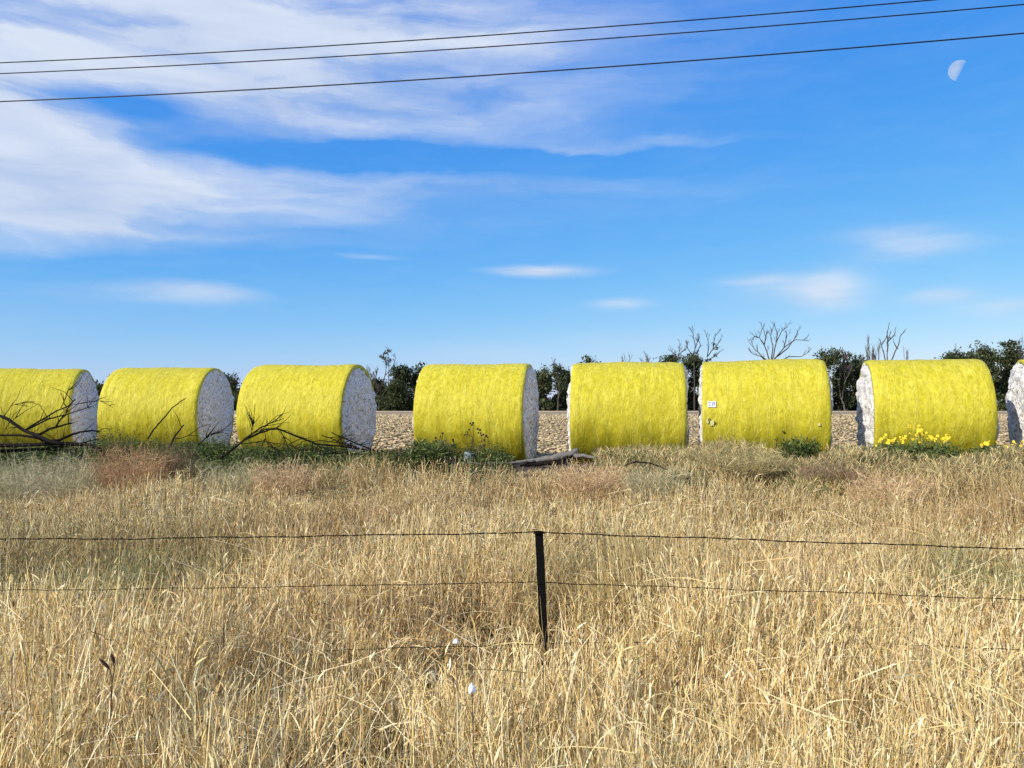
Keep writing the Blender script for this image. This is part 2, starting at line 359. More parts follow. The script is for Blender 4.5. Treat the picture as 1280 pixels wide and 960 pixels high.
def bale(i, X, Y, yaw, hl, label):
    t = empty('cotton_bale', (X, Y, 0), R(yaw))
    tag(t, label, 'cotton bale', 'yellow wrapped cotton bales in a row')
    so_ = i*17.3; wl = hl-.055; ell = (.006, .010, -.004, .008, .004, -.006, .010, .004)[i]
    def rad(th, x):
        p = (x*.8+so_, math.cos(th)*BR, math.sin(th)*BR)
        r = BR*(1+ell*math.cos(2*th))+.030*nse(p, 1.1)+.010*nse((x*6+so_, math.cos(th)*2.2, math.sin(th)*2.2), 1)+.006*nse(p, 6)
        r -= .018*max(0, abs(x)/wl-.9)/.1
        return r
    nu = 150; nv = 44; vs = []; fs_ = []
    prof = [(-wl, 1)]
    cols = [(-wl+.02, .925), (-wl-.012, .94), (-wl-.006, .985)]+[(-wl+.004+(2*wl-.008)*k/nv, 1) for k in range(nv+1)]+[(wl+.006, .985), (wl+.012, .94), (wl-.02, .925)]
    for (x, f) in cols:
        for k in range(nu):
            th = 2*math.pi*k/nu
            r = rad(th, x)*f
            if f < .99: r += .018*nse((so_+math.cos(th)*3, math.sin(th)*3, x), 1.6)*(1 if f < .95 else .3)
            z = math.sin(th)*r
            z = z*(1 if z > -.8 else 1)
            z = max(z, -BR+.012)                     # settles flat on the ground
            vs.append((x, math.cos(th)*r, z+BR))
    for a in range(len(cols)-1):
        for k in range(nu):
            k2 = (k+1) % nu; fs_.append((a*nu+k, (a+1)*nu+k, (a+1)*nu+k2, a*nu+k2))
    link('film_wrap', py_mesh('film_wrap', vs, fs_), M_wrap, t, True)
    for s in (-1, 1):
        vs = [(s*(wl+.07), 0, BR)]; fs_ = []; nr = 34; na = 170
        for a in range(1, nr+1):
            q = a/nr; r0 = q*BR*.985
            for k in range(na):
                th = 2*math.pi*k/na
                y = math.cos(th)*r0; z = math.sin(th)*r0
                lump = .045*nse((y+so_, z, s*3.1), 5.0)+.045*nse((y+so_, z, s*7.7), 11)+.035*nse((y+so_, z, s*1.7), 1.7)
                bul = .075*(1-q**9)*(1 if True else 0)
                x = wl-.02+bul+lump*(1 if q < .97 else .35)
                if q > .985: x = wl-.05
                rr = 1+(.022*nse((th*7, so_, s), 3) if q < .96 else -.02)
                vs.append((s*x, y*rr, max(z*rr, -BR+.02)+BR))
        for k in range(na): fs_.append((0, 1+k, 1+(k+1) % na) if s > 0 else (0, 1+(k+1) % na, 1+k))
        for a in range(nr-1):
            for k in range(na):
                k2 = (k+1) % na; A = 1+a*na; B = 1+(a+1)*na
                fs_.append((A+k, B+k, B+k2, A+k2) if s > 0 else (A+k, A+k2, B+k2, B+k))
        link('cotton_end', py_mesh('cotton_end', vs, fs_), M_cotton, t, True)
    if i == 5:       # tag and torn patches on the tagged bale, on the side facing the camera (local -Y)
        def onfilm(x, z, lift):
            r = BR+lift; zz = z-BR; y = -math.sqrt(max(0, r*r-zz*zz)); return (x, y, z)
        def sheet(name, x0, x1, z0, z1, lift, mat, parent, jag=0):
            n = 6; vs = []; fs_ = []
            for L_ in (lift+.004, lift-.004):
                for a in range(n+1):
                    for b in range(n+1):
                        e = (a in (0, n) or b in (0, n))
                        jx = random.uniform(-jag, jag) if e else 0; jz = random.uniform(-jag, jag) if e else 0
                        vs.append(onfilm(x0+(x1-x0)*a/n+jx, z0+(z1-z0)*b/n+jz, L_))
            q = (n+1)*(n+1)
            for a in range(n):
                for b in range(n):
                    k = a*(n+1)+b; fs_.append((k, k+1+n, k+2+n, k+1)); fs_.append((q+k, q+k+1, q+k+2+n, q+k+1+n))
            rim = [a*(n+1) for a in range(n)]+[n*(n+1)+b for b in range(n)]+[a*(n+1)+n for a in range(n, 0, -1)]+[b for b in range(n, 0, -1)]
            for a in range(len(rim)):
                k, k2 = rim[a], rim[(a+1) % len(rim)]; fs_.append((k, k2, q+k2, q+k))
            return link(name, py_mesh(name, vs, fs_), mat, parent)
        pt = sheet('paper_tag', -1.085, -.925, 1.34, 1.455, .018, M_paper, t)
        for (a, b, c, d) in ((-1.072, -1.035, 1.425, 1.443), (-1.072, -1.030, 1.375, 1.393), (-1.005, -.99, 1.37, 1.395), (-.955, -.945, 1.36, 1.44)):
            sheet('tag_print', a, b, c, d, .026, M_ink, pt)
        sheet('tag_print', -1.015, -.962, 1.40, 1.445, .0255, plain('pale_blue_print', (.35, .38, .75), .6, .1, 30, 0), pt)
        for (a, b, c, d, m) in ((-1.035, -.965, .98, 1.08, M_patch), (-1.10, -1.075, 1.03, 1.12, M_patch), (.945, .985, .99, 1.03, M_patch), (.30, .34, .86, .885, M_hole)):
            sheet('torn_patch', a, b, c, d, .016, m, t, .012)
        for (a, b, c, d) in ((-1.058, -1.035, 1.05, 1.12), (-.945, -.932, 1.0, 1.05)):
            sheet('torn_patch', a, b, c, d, .014, M_hole, t, .008)
for i, b in enumerate(BALES): bale(i, *b)

# ------------------------------------------------------------------ trees at the far side of the field
def tree_skeleton(rad0, H, spread, seed, levels=4, bias=.35, start=.25, nkids=(3, 4), crook=.22):
    r = random.Random(seed); mb = MB(); tips = []
    def grow(p, d, L, rad, lv):
        pts = [p]; rr = [rad]; n = 5
        for k in range(n):
            d = (d+Vector((r.uniform(-1, 1), r.uniform(-1, 1), r.uniform(-.6, 1)))*crook).normalized()
            p = p+d*(L/n); pts.append(p); rr.append(max(.05, rad*(1-.62*(k+1)/n)))
        mb.tube(pts, rr, 5 if lv < 2 else 4, cap=False)
        tips.append((p, lv))
        if lv < levels:
            for c in range(r.randint(*nkids)):
                t = r.uniform(start if lv == 0 else .3, 1); k = min(n-1, int(t*n)); q = pts[k].lerp(pts[k+1], t*n-k)
                a = r.uniform(0, 2*math.pi); side = Vector((math.cos(a), math.sin(a), 0))
                nd = (d*.55+side*spread*r.uniform(.6, 1.2)+Vector((0, 0, bias))).normalized()
                grow(q, nd, L*r.uniform(.5, .78), rr[k]*.62, lv+1)
            if lv > 0: tips.append((pts[3], lv))
    grow(Vector((0, 0, 0)), Vector((r.uniform(-.1, .1), r.uniform(-.1, .1), 1)).normalized(), H*.5, rad0, 0)
    zmax = max(v.z for v in mb.v); k = H/zmax
    for v in mb.v: v *= 1; v.x *= k*1.0; v.y *= k; v.z *= k
    tips = [(Vector((p.x*k, p.y*k, p.z*k)), lv) for p, lv in tips]
    return mb, tips
def crown_mesh(tips, seed, per, size, rad, cols, wts, low=0, H=1, W=3):
    g = np.random.default_rng(seed); cs = []
    T = [p for p, lv in tips if lv >= 2]
    C = []
    for p in T:
        n = int(per*g.uniform(.35, 1.5)); s = rad*g.uniform(.5, 1.25)
        q = g.normal(size=(n, 3))*np.array([s, s, s*.62])+np.array(p); C.append(q)
    if low:
        m = int(low*9)
        for _ in range(m):
            c = np.array([g.uniform(-W, W), g.uniform(-W*.6, W*.6), g.uniform(.4, H*.55)]); s = rad*g.uniform(.7, 1.3)
            C.append(g.normal(size=(int(per*1.1), 3))*np.array([s, s, s*.7])+c)
    C = np.concatenate(C); C = C[C[:, 2] > .1]; N = len(C)
    a = unit(g.normal(size=(N, 3))); b = unit(np.cross(a, g.normal(size=(N, 3))))
    s = size*g.uniform(.5, 1.4, (N, 1))
    V = np.stack([C-a*s, C-b*s*.45, C+a*s, C+b*s*.45], 1).reshape(-1, 3)
    F = np.arange(N*4).reshape(N, 4)
    cl = np.array(cols)[g.choice(len(cols), N, p=np.array(wts)/sum(wts))]*g.uniform(.7, 1.3, (N, 1))
    return np_mesh('crown', V, F, np.repeat(cl, 4, 0))
GREENS = [(.06, .08, .032), (.085, .105, .045), (.040, .055, .026), (.13, .145, .07)]
TD = 200.0
def place(u, topv, dist):
    X = (u-640)/FPX*dist; H = CAMZ+(507-topv)/FPX*dist; return X, H
def leafy(u, topv, wpx, seed, label, dist=TD, pale=0, open_=1.0, name='leafy_tree'):
    X, H = place(u, topv, dist); t = empty(name, (X, dist, 0))
    tag(t, label, 'tree', 'trees at the far edge of the field')
    mb, tips = tree_skeleton(.22, H*.97, .75, seed, 3, .25, .2, (3, 5))
    k = (wpx*.5/FPX*dist)/max(1e-3, max(abs(v.x) for v in mb.v))
    for v in mb.v: v.x *= k; v.y *= k
    for j, (p, l) in enumerate(tips): p.x *= k; p.y *= k
    mb.build('trunk', M_barkd, t)
    w = [3, 2+pale, 4, .6+pale*2]
    link('crown', crown_mesh(tips, seed, int(46*open_), .34, .75, GREENS, w, low=1.6, H=H, W=wpx*.5/FPX*dist), M_leaf, t)
def bare(u, topv, wpx, seed, label, dist=TD, levels=4, leaf=0, rad=.26, spread=.7, bias=.45, start=.3, mat=None, name='bare_tree'):
    X, H = place(u, topv, dist); t = empty(name, (X, dist, 0))
    tag(t, label, 'tree', 'trees at the far edge of the field')
    mb, tips = tree_skeleton(rad, H, spread, seed, levels, bias, start, (3, 4), .2)
    k = (wpx*.5/FPX*dist)/max(1e-3, max(abs(v.x) for v in mb.v))
    for v in mb.v: v.x *= k; v.y *= k
    for p, l in tips: p.x *= k; p.y *= k
    # split: the stem is the first tube, the rest are branches
    n0 = 30; tr = MB(); tr.v = mb.v[:n0]; tr.f = [f for f in mb.f if max(f) < n0]
    br = MB(); br.v = mb.v[n0:]; br.f = [tuple(i-n0 for i in f) for f in mb.f if min(f) >= n0]
    tr.build('trunk', mat or M_bark, t); br.build('branches', mat or M_bark, t)
    if leaf:
        link('crown', crown_mesh([q for q in tips if (hash((seed, round(q[0].x, 2))) % 100) < leaf], seed, 12, .26, .35, GREENS, [3, 2, 3, .5]), M_leaf, t)
LT = [  # u, top v, width px, label, pale, density
 (-60, 470, 60, 'broad dark tree beyond the left edge of the photo', 0, 1), (5, 474, 46, 'dark low tree hidden behind the leftmost bale', 0, 1), (62, 472, 52, 'dark tree behind the leftmost bale, towards its right end', 0, 1),
 (118, 478, 40, 'small dark tree behind the join of the two leftmost bales', 0, 1), (165, 470, 50, 'dark bushy tree behind the left half of the second bale', 0, 1), (222, 472, 46, 'dark bushy tree behind the right half of the second bale', 0, 1),
 (280, 468, 34, 'small dark tree peeping through between the second and third bales', 0, .7), (330, 470, 48, 'dark tree behind the left half of the third bale', 0, 1), (388, 468, 50, 'dark tree behind the middle of the third bale', 0, 1), (436, 470, 42, 'dark tree behind the right end of the third bale', 0, 1),
 (466, 474, 30, 'low dark bush-like tree touching the shaded end of the third bale', 0, 1), (489, 476, 34, 'low dark tree at the foot of the spindly half-dead tree', 0, 1.2), (508, 457, 26, 'round dark green tree just left of the seed-head-weed bale', 0, 1), (524, 455, 26, 'dark green tree half hidden by the left end of the seed-head-weed bale', 0, 1),
 (560, 462, 46, 'dark tree behind the left half of the fourth bale', 0, 1), (610, 464, 46, 'dark tree behind the middle of the fourth bale', 0, 1), (648, 462, 36, 'dark tree behind the right end of the fourth bale', 0, 1),
 (680, 455, 26, 'pale green open tree left in the gap between the fourth and fifth bales', 2, .9), (701, 461, 24, 'dark green dense tree right in the gap between the fourth and fifth bales', 0, 1.2), (718, 454, 24, 'dark tree half hidden by the left end of the fifth bale', 0, 1),
 (736, 446, 16, 'small round crown just showing over the left of the fifth bale', 0, .8), (775, 462, 44, 'dark tree behind the middle of the fifth bale', 0, 1), (820, 458, 40, 'dark tree behind the right half of the fifth bale', 0, 1),
 (843, 441, 26, 'dark leafy tree over the right end of the fifth bale', 0, .9), (866, 444, 30, 'tall dark tree filling the gap between the fifth and the tagged bale', 0, 1.2), (889, 452, 24, 'dark leafy tree behind the left end of the tagged bale', 0, 1),
 (930, 460, 44, 'dark tree behind the left half of the tagged bale', 0, 1), (985, 460, 46, 'dark tree behind the right half of the tagged bale', 0, 1),
 (1031, 436, 28, 'open crowned leafy tree just right of the tagged bale', 1, .75), (1052, 441, 30, 'dark bushy tree in the middle of the gap left of the flowered bale', 0, 1.1), (1074, 445, 28, 'dark leafy tree behind the left end of the flowered bale', 0, 1),
 (1110, 458, 40, 'dark tree behind the left half of the flowered bale', 0, 1), (1150, 456, 36, 'dark tree behind the middle of the flowered bale', 0, 1),
 (1180, 442, 28, 'low rounded crown over the right half of the flowered bale, leftmost of three', 0, .9), (1200, 438, 26, 'low rounded crown over the right half of the flowered bale, middle of three', 0, .9), (1219, 434, 28, 'low rounded crown over the right half of the flowered bale, rightmost of three', 1, .9),
 (1240, 428, 34, 'tall green tree just right of the flowered bale', 1, .9), (1262, 425, 32, 'tall green tree with clumped crown left of the last bale', 1, .8), (1256, 452, 34, 'dense dark tree low in the gap left of the last bale', 0, 1.3), (1290, 436, 40, 'dark tree at the right edge of the photo', 0, 1), (1335, 440, 50, 'broad tree beyond the right edge of the photo', 0, 1), (1390, 446, 54, 'last broad tree beyond the right edge of the photo', 0, 1),
]
for k, (u, v, wp, lab, pale, op) in enumerate(LT): leafy(u, v, wp, 100+k, lab, TD+((k*37) % 11)-5, pale, op)
def limb_tree(lines, Y, seed, label, twigs=4, leafpts=(), mat=None, r0=.2, name='bare_tree', depth=2.0, tl=1.5):
    """bare tree built from its main limbs (photo pixels at distance Y, spread in depth), each with its own twigs"""
    r = random.Random(seed); mat = mat or M_barkd; base = at(lines[0][0][0], 513, Y); base.z = 0
    t = empty(name, base); tag(t, label, 'tree', 'trees at the far edge of the field')
    for li, L in enumerate(lines):
        if li < 2: mb = MB()
        P_ = [at(u, v, Y)-base for u, v in L]; dy = r.uniform(-depth, depth)
        for k, p in enumerate(P_): p.y += (dy*k/max(1, len(P_)-1) if li else 0)
        Q = [P_[0]]
        for a, b in zip(P_, P_[1:]):
            for k in (1, 2, 3): Q.append(a.lerp(b, k/3)+(Vector((r.uniform(-1, 1), r.uniform(-1, 1), 0))*.10 if k < 3 else Vector()))
        ra = r0 if li == 0 else r0*.62; n = len(Q); mb.tube(Q, [ra+(.055-ra)*(k/(n-1)) for k in range(n)], 5)
        if li == 0: mb.build('trunk', mat, t); mb = MB()
        def twig(p, d, ln, rad, lv):
            q = p; pts = [p]
            for _ in range(3):
                d = (d+Vector((r.uniform(-1, 1), r.uniform(-1, 1), r.uniform(-.3, .8)))*.28).normalized(); q = q+d*ln/3; pts.append(q)
            mb.tube(pts, [rad, rad*.85, rad*.7, rad*.5], 3, cap=False)
            if lv: 
                for _ in range(2): twig(pts[r.choice((1, 2))], (d+Vector((r.uniform(-1, 1), r.uniform(-1, 1), r.uniform(-.2, .8)))*.8).normalized(), ln*.65, rad*.75, lv-1)
        if li:
            for _ in range(twigs):
                k = r.randrange(n//4, n); d = (Q[min(k, n-1)]-Q[max(0, k-1)]).normalized()
                d = (d+Vector((r.uniform(-1, 1), r.uniform(-1, 1), r.uniform(-.2, .7)))*.8).normalized(); twig(Q[k], d, r.uniform(.6, 1)*tl, .055, 1)
    mb.build('branches', mat, t)
    if leafpts:
        g = np.random.default_rng(seed); C = []
        for u, v, sz in leafpts:
            p = at(u, v, Y)-base; q = int(60*sz*sz)+14; C.append(g.normal(size=(q, 3))*np.array([.45*sz, .45*sz, .36*sz])+np.array(p))
        C = np.concatenate(C); N = len(C); a = unit(g.normal(size=(N, 3))); b = unit(np.cross(a, g.normal(size=(N, 3)))); sz = .24*g.uniform(.5, 1.4, (N, 1))
        V = np.stack([C-a*sz, C-b*sz*.45, C+a*sz, C+b*sz*.45], 1).reshape(-1, 3)
        link('crown', np_mesh('crown', V, np.arange(N*4).reshape(N, 4), np.repeat(pal(N, GREENS, [3, 3, 3, .8]), 4, 0)), M_leaf, t)
limb_tree([[(473, 513), (476, 485), (481, 470), (484, 455)], [(484, 455), (480, 446), (482, 440)], [(481, 470), (487, 463), (494, 459)], [(476, 485), (468, 475), (462, 466)], [(474, 500), (486, 482), (487, 460), (486, 440)], [(487, 470), (492, 455), (493, 447)], [(480, 488), (493, 478), (502, 468)]], 196, 5,
          'spindly half-dead tree with sparse leaf tufts, between the third and fourth bales', 3, [(482, 441, .7), (486, 438.5, .7), (480, 448, .9), (486, 450, .9), (484, 455, 1), (492, 462, .8), (476, 446, .5), (490, 468, .9)])
limb_tree([[(868, 513), (868, 480), (867, 448), (869, 432)], [(869, 432), (866, 418), (864, 413.5)], [(868, 446), (876, 432), (872, 423)], [(868, 450), (860, 436), (858, 426)], [(869, 435), (874, 424), (876, 417)]], 194, 16,
          'tallest leafless tree standing above the gap left of the tagged bale', 5, [(866, 444, 1.3), (874, 448, 1.2), (861, 450, 1.2), (870, 440, .8)])
limb_tree([[(882, 513), (883, 470), (884, 446)], [(884, 446), (891, 436), (893, 422), (897, 415)], [(884, 446), (886, 430), (882, 418)], [(890, 438), (895, 432), (898, 425)], [(884, 450), (892, 446), (897, 441)]], 197, 17,
          'upright leafless tree with few leaf tufts over the left corner of the tagged bale', 5, [(892, 430, .5), (896, 436, .6), (884, 452, 1), (894, 444, .6)])
limb_tree([[(848, 513), (849, 470), (848, 448)], [(848, 448), (850, 436), (852, 427)], [(848, 448), (842, 440), (838, 437)], [(850, 442), (857, 436), (859, 430)], [(848, 450), (843, 446), (840, 447)]], 196, 15,
          'grey leafless tree over the right end of the fifth bale', 5, [(848, 446, 1), (842, 447, 1), (853, 450, 1)], M_bark)
limb_tree([[(965, 513), (964, 480), (964, 452)], [(964, 455), (955, 432), (948, 422), (951, 410)], [(964, 452), (966, 432), (963, 420), (965, 412)], [(965, 452), (970, 428), (976, 414), (981, 410)], [(966, 452), (980, 434), (993, 425), (1002, 426)],
           [(963, 455), (948, 440), (939, 430)], [(968, 448), (984, 436), (993, 424), (997, 416)], [(966, 456), (985, 446), (1000, 446), (1008, 441)], [(962, 456), (950, 446), (938, 443)], [(955, 432), (957, 420), (954, 412)], [(970, 428), (971, 418), (968, 411)], [(948, 422), (942, 420), (940, 424)], [(980, 434), (984, 422), (986, 416)]], 190, 21,
          'wide fan-shaped dead tree standing alone above the tagged bale', 5, (), None, .26, tl=1.9)
limb_tree([[(1109, 513), (1110, 480), (1109, 446), (1109, 430)], [(1109, 430), (1111, 414), (1116, 402)], [(1109, 428), (1120, 418), (1124, 408)], [(1112, 455), (1124, 432), (1128, 420), (1137, 410)], [(1108, 455), (1103, 434), (1100, 422)], [(1103, 430), (1106, 424), (1107, 420)], [(1122, 436), (1120, 425)], [(1109, 440), (1108, 426), (1110, 414)]], 193, 24,
          'tall dead tree with forked limbs above the flowered bale', 2, (), None, .26, tl=.9)
bare(468, 455, 22, 9, 'small grey leafless tree beside the shaded end of the third bale', spread=.6, dist=195)
bare(291, 462, 14, 11, 'tiny leafless treetop between the second and third bales', dist=198)
bare(697, 447, 22, 12, 'thin tree with bare top twigs between the fourth and fifth bales', leaf=30, dist=195, spread=.5)
bare(782, 440, 20, 13, 'faint leafless twigs over the middle of the fifth bale', dist=205, rad=.16, spread=.5)
bare(812, 438, 30, 14, 'low leafless spreading treetop over the right half of the fifth bale', dist=203, rad=.2)
bare(1056, 430, 26, 22, 'thin grey leafless tree above the bushes right of the tagged bale', dist=197, spread=.45, bias=.7, rad=.18)
bare(1080, 418, 30, 23, 'pale leafless tree over the left corner of the flowered bale', dist=198, spread=.45, bias=.7, rad=.2)
bare(1093, 424, 20, 25, 'short dead stem left of the tall forked dead tree', dist=194, levels=3, spread=.4, bias=.7, rad=.22, mat=M_barkd)
bare(1133, 432, 12, 26, 'small dead stem right of the tall forked dead tree', dist=194, levels=3, spread=.3, bias=.8, rad=.16)
bare(1192, 428, 26, 27, 'faint leafless twigs above the low crowns right of centre on the flowered bale', dist=204, spread=.6, rad=.16)
bare(1282, 418, 34, 28, 'leafless branches reaching in over the last bale at the right edge', dist=192, spread=.8, rad=.3, leaf=10, mat=M_barkd)
# low continuous scrub under the trees
def scrub():
    N = 120000; X = rng.uniform(-150, 160, N); h = 5.0+1.3*sn2(X, X*0, .25, 5)+.9*sn2(X, X*0, 1.1, 6)
    C = np.stack([X, 207+rng.uniform(-2.5, 2.5, N), rng.random(N)**.8*np.maximum(1.2, h)], 1)
    a = unit(rng.normal(size=(N, 3))); b = unit(np.cross(a, rng.normal(size=(N, 3)))); s = .42*rng.uniform(.5, 1.3, (N, 1))
    V = np.stack([C-a*s, C-b*s*.5, C+a*s, C+b*s*.5], 1).reshape(-1, 3)
    me = np_mesh('scrub', V, np.arange(N*4).reshape(N, 4), np.repeat(pal(N, [(.028, .038, .02), (.045, .055, .028)], [2, 1]), 4, 0))
    tag(link('scrub', me, M_leaf), 'dark low scrub running under the trees beyond the field', 'scrub', kind='stuff')
scrub()

# ------------------------------------------------------------------ dry grass of the verge
STRAW = [(.76, .58, .27), (.96, .84, .52), (.52, .35, .13), (.20, .12, .05), (.33, .30, .12)]
def verge_grass():
    def samp(n, y0, y1, marg):
        y = np.sqrt(rng.uniform(y0*y0, y1*y1, n*2)); x = rng.uniform(-1, 1, n*2)*(.68*y+marg)
        dn = .60+.38*sn2(x, y, 3.1, 21)+.35*sn2(x, y, 9, 22); k = rng.random(n*2) < np.clip(dn, .06, 1)
        return x[k][:n], y[k][:n]
    parts = []
    for (n, y0, y1, marg, wf, segs) in ((19500, 1.15, 3.6, .5, 1.6, 5), (34000, 3.6, 7.0, .9, 1.75, 4), (66000, 7.0, 14.2, 1.3, 2.3, 3)):
        x, y = samp(n, y0, y1, marg); v = y+.218*x; vmax = 12.7+.25*sstep(-1, 2, x)+.3*sn2(x, y, 1.4, 30)
        k = v < vmax; x = x[k]; y = y[k]; n = len(x)
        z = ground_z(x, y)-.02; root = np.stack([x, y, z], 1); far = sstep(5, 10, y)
        hl = np.clip(.60+.12*sn2(x, y, 1.6, 23)+.10*sn2(x, y, 5, 24), .30, .85)
        hl = hl*(1-.12*sstep(9, 12.3, y+.218*x))+.13*np.exp(-((x-.2)/.22)**2-((y-4.25)/.28)**2)
        H = hl*rng.uniform(.55, 1.25, n)
        green = np.clip(1.5*np.exp(-((y-6.6-.3*np.sin(x))/.9)**2)*(.55+.6*sn2(x, y, 1.2, 25))+.25*sn2(x, y, .8, 26)-.1, 0, .75)
        red = np.clip(.5*sn2(x, y, 1.0, 27)+.3*sn2(x, y, 3.0, 28)+.15, 0, .9)*sstep(3, 8, y)
        def colr(m, idx, wts=(5, 3, 2.4, 1.2, .5)):
            c = pal(m, STRAW, wts); g = green[idx][:, None]; r_ = red[idx][:, None]*.6
            c = c*(1-g)+np.array([.17, .19, .075])*g*rng.uniform(.8, 1.5, (m, 1))
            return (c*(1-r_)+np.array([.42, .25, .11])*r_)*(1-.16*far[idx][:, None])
        lean = np.stack([rng.normal(.03, .14, n)*np.where(rng.random(n) < .15, 2.6, 1)+.10*sn2(x, y, 2.4, 29), rng.normal(-.02, .15, n), np.ones(n)], 1)
        d = unit(lean); az_ = rng.uniform(0, 2*np.pi, n); ba = rng.gamma(1.3, .06, n)
        bend = np.stack([np.cos(az_)*ba, np.sin(az_)*ba, -ba*.45], 1)
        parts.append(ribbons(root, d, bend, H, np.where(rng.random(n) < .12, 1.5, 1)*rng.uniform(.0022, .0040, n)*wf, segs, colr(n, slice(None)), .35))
        tip = root+d*H[:, None]+bend*H[:, None]
        # seed heads on part of the stems
        hs = rng.random(n) < (.30 if y0 > 3 else .10); m = hs.sum(); td = unit(d[hs]+2*bend[hs]+rng.normal(0, .12, (m, 3)))
        for q in range(2):
            parts.append(ribbons(tip[hs]-td*.01, td, np.stack([np.cos(az_[hs])*.2, np.sin(az_[hs])*.2, -.25+0*az_[hs]], 1), rng.uniform(.035, .085, m), rng.uniform(.003, .0065, m)*wf**.7, 3,
                                 colr(m, hs, (2.5, 4, 1.6, 1.4, .3)), profile=(.3, 1, .8, .15)))
        # leaves: two or three per stem, curving out and down
        for q in range(2):
            t = rng.uniform(.03, .8, n)[:, None]; r2 = root+d*H[:, None]*t+bend*H[:, None]*t*t
            a = rng.uniform(0, 2*np.pi, n); up = rng.uniform(.3, 3.0, n)
            dd = unit(np.stack([np.cos(a), np.sin(a), up], 1)); bb = np.stack([.2*np.cos(a), .2*np.sin(a), -rng.uniform(.0, .6, n)], 1)
            parts.append(ribbons(r2, dd, bb, rng.uniform(.08, .28, n), rng.uniform(.0022, .0044, n)*wf, 3 if y0 > 3 else 4, colr(n, slice(None), (5, 3.4, 2.2, 1.6, .6)), .1))
        # broken straws lying across
        m = n//9; i = rng.integers(0, n, m); a = rng.uniform(0, 2*np.pi, m)
        rr = root[i]+np.stack([0*a, 0*a, H[i]*rng.uniform(.35, .95, m)], 1)
        parts.append(ribbons(rr, unit(np.stack([np.cos(a), np.sin(a), rng.normal(0, .35, m)], 1)), np.stack([0*a, 0*a, rng.normal(-.12, .15, m)], 1), rng.uniform(.12, .50, m), rng.uniform(.0015, .0028, m)*wf, 3, colr(m, i, (4, 5, 1, .6, .2)), .6))
        # low thatch
        m = n//3; i = rng.integers(0, n, m); a = rng.uniform(0, 2*np.pi, m)
        rr = root[i]+np.stack([rng.normal(0, .06, m), rng.normal(0, .06, m), rng.uniform(.0, .16, m)], 1)
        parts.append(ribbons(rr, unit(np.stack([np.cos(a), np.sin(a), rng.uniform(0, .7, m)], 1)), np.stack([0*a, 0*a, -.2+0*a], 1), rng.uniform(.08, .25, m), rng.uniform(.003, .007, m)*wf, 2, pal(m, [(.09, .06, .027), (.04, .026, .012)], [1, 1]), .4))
    V, F, C = merge(parts)
    tag(link('dry_grass', np_mesh('dry_grass', V, F, C), M_grass), 'tall straw coloured dry grass filling the verge', 'grass', kind='stuff')
    print('grass faces', len(F))
verge_grass()

# ------------------------------------------------------------------ weeds on the bank
def weed_patch(name, label, n, samplef, hf, leafc, wts, kind='stuff', leaf=(.03, .08), lw=.35, nl=9, cat='weeds', width=.006, sway=.35, up=(-.2, 1.2)):
    x, y = samplef(n); n = len(x); z = ground_z(x, y)-.02; root = np.stack([x, y, z], 1); H = hf(x, y)*rng.uniform(.55, 1.2, n)
    d = unit(np.stack([rng.normal(0, sway, n), rng.normal(0, sway, n), np.ones(n)], 1)); a = rng.uniform(0, 6.28, n); b = rng.uniform(.0, .35, n)
    bend = np.stack([np.cos(a)*b, np.sin(a)*b, -b*.4], 1)
    parts = [ribbons(root, d, bend, H, np.full(n, width), 3, pal(n, leafc, wts), .4)]
    for q in range(nl):
        t = rng.uniform(.15, 1, n)[:, None]; r2 = root+d*H[:, None]*t+bend*H[:, None]*t*t
        a = rng.uniform(0, 6.28, n); dd = unit(np.stack([np.cos(a), np.sin(a), rng.uniform(up[0], up[1], n)], 1))
        L = rng.uniform(leaf[0], leaf[1], n)
        parts.append(ribbons(r2, dd, np.stack([0*a, 0*a, -.3+0*a], 1), L, L*lw, 2, pal(n, leafc, wts), profile=(.2, 1, .1)))
    V, F, C = merge(parts); o = link(name, np_mesh(name, V, F, C), M_leaf)
    tag(o, label, cat, kind=kind); return o
def band(u0, u1, v0, v1):
    """plants on the bank between photo columns u0..u1, row distance v0..v1"""
    def f(n):
        u = rng.uniform(u0, u1, n); v = rng.uniform(v0, v1, n)+.2*np.sin(u*.03); k = (u-640)/FPX; y = v/(1+.218*k); x = k*y
        m = rng.random(n) < np.clip(.7+.5*sn2(x, y, 2.2, 40), .15, 1); return x[m], y[m]
    return f
GW = [(.095, .13, .035), (.15, .19, .055), (.06, .085, .025), (.24, .26, .11)]
hb = lambda a, s=0: (lambda x, y: a*(1+.35*sn2(x, y, 2.5, 41+s)))
weed_patch('green_weeds', 'dense dark green weeds along the bank before the left bales', 11000, band(-60, 640, 13.0, 15.3), hb(.27), GW, [3, 2, 3, .6], nl=8)
weed_patch('tall_weeds', 'taller thin weeds with dark leaf tips in front of the second bale', 900, band(112, 330, 14.2, 15.2), hb(.42, 3), GW, [3, 2, 3, .3], nl=10, leaf=(.02, .06))
weed_patch('brown_weeds', 'dead brown weeds on the bank between the arching branch and the grey log', 3600, band(430, 640, 13.0, 14.8), hb(.20, 1), [(.10, .075, .04), (.16, .12, .06), (.06, .045, .03), (.11, .13, .05)], [3, 2, 2, 1.2], nl=8, lw=.2)
weed_patch('olive_weeds', 'olive and tan grassy weeds along the bank before the right bales', 13000, band(745, 1340, 13.0, 15.2), hb(.27, 2), [(.40, .35, .18), (.62, .47, .21), (.18, .19, .07), (.72, .58, .31), (.20, .12, .07)], [3, 3, 2.4, 2, .8], nl=6, leaf=(.08, .24), lw=.05, width=.006, sway=.28, up=(.4, 3.5))
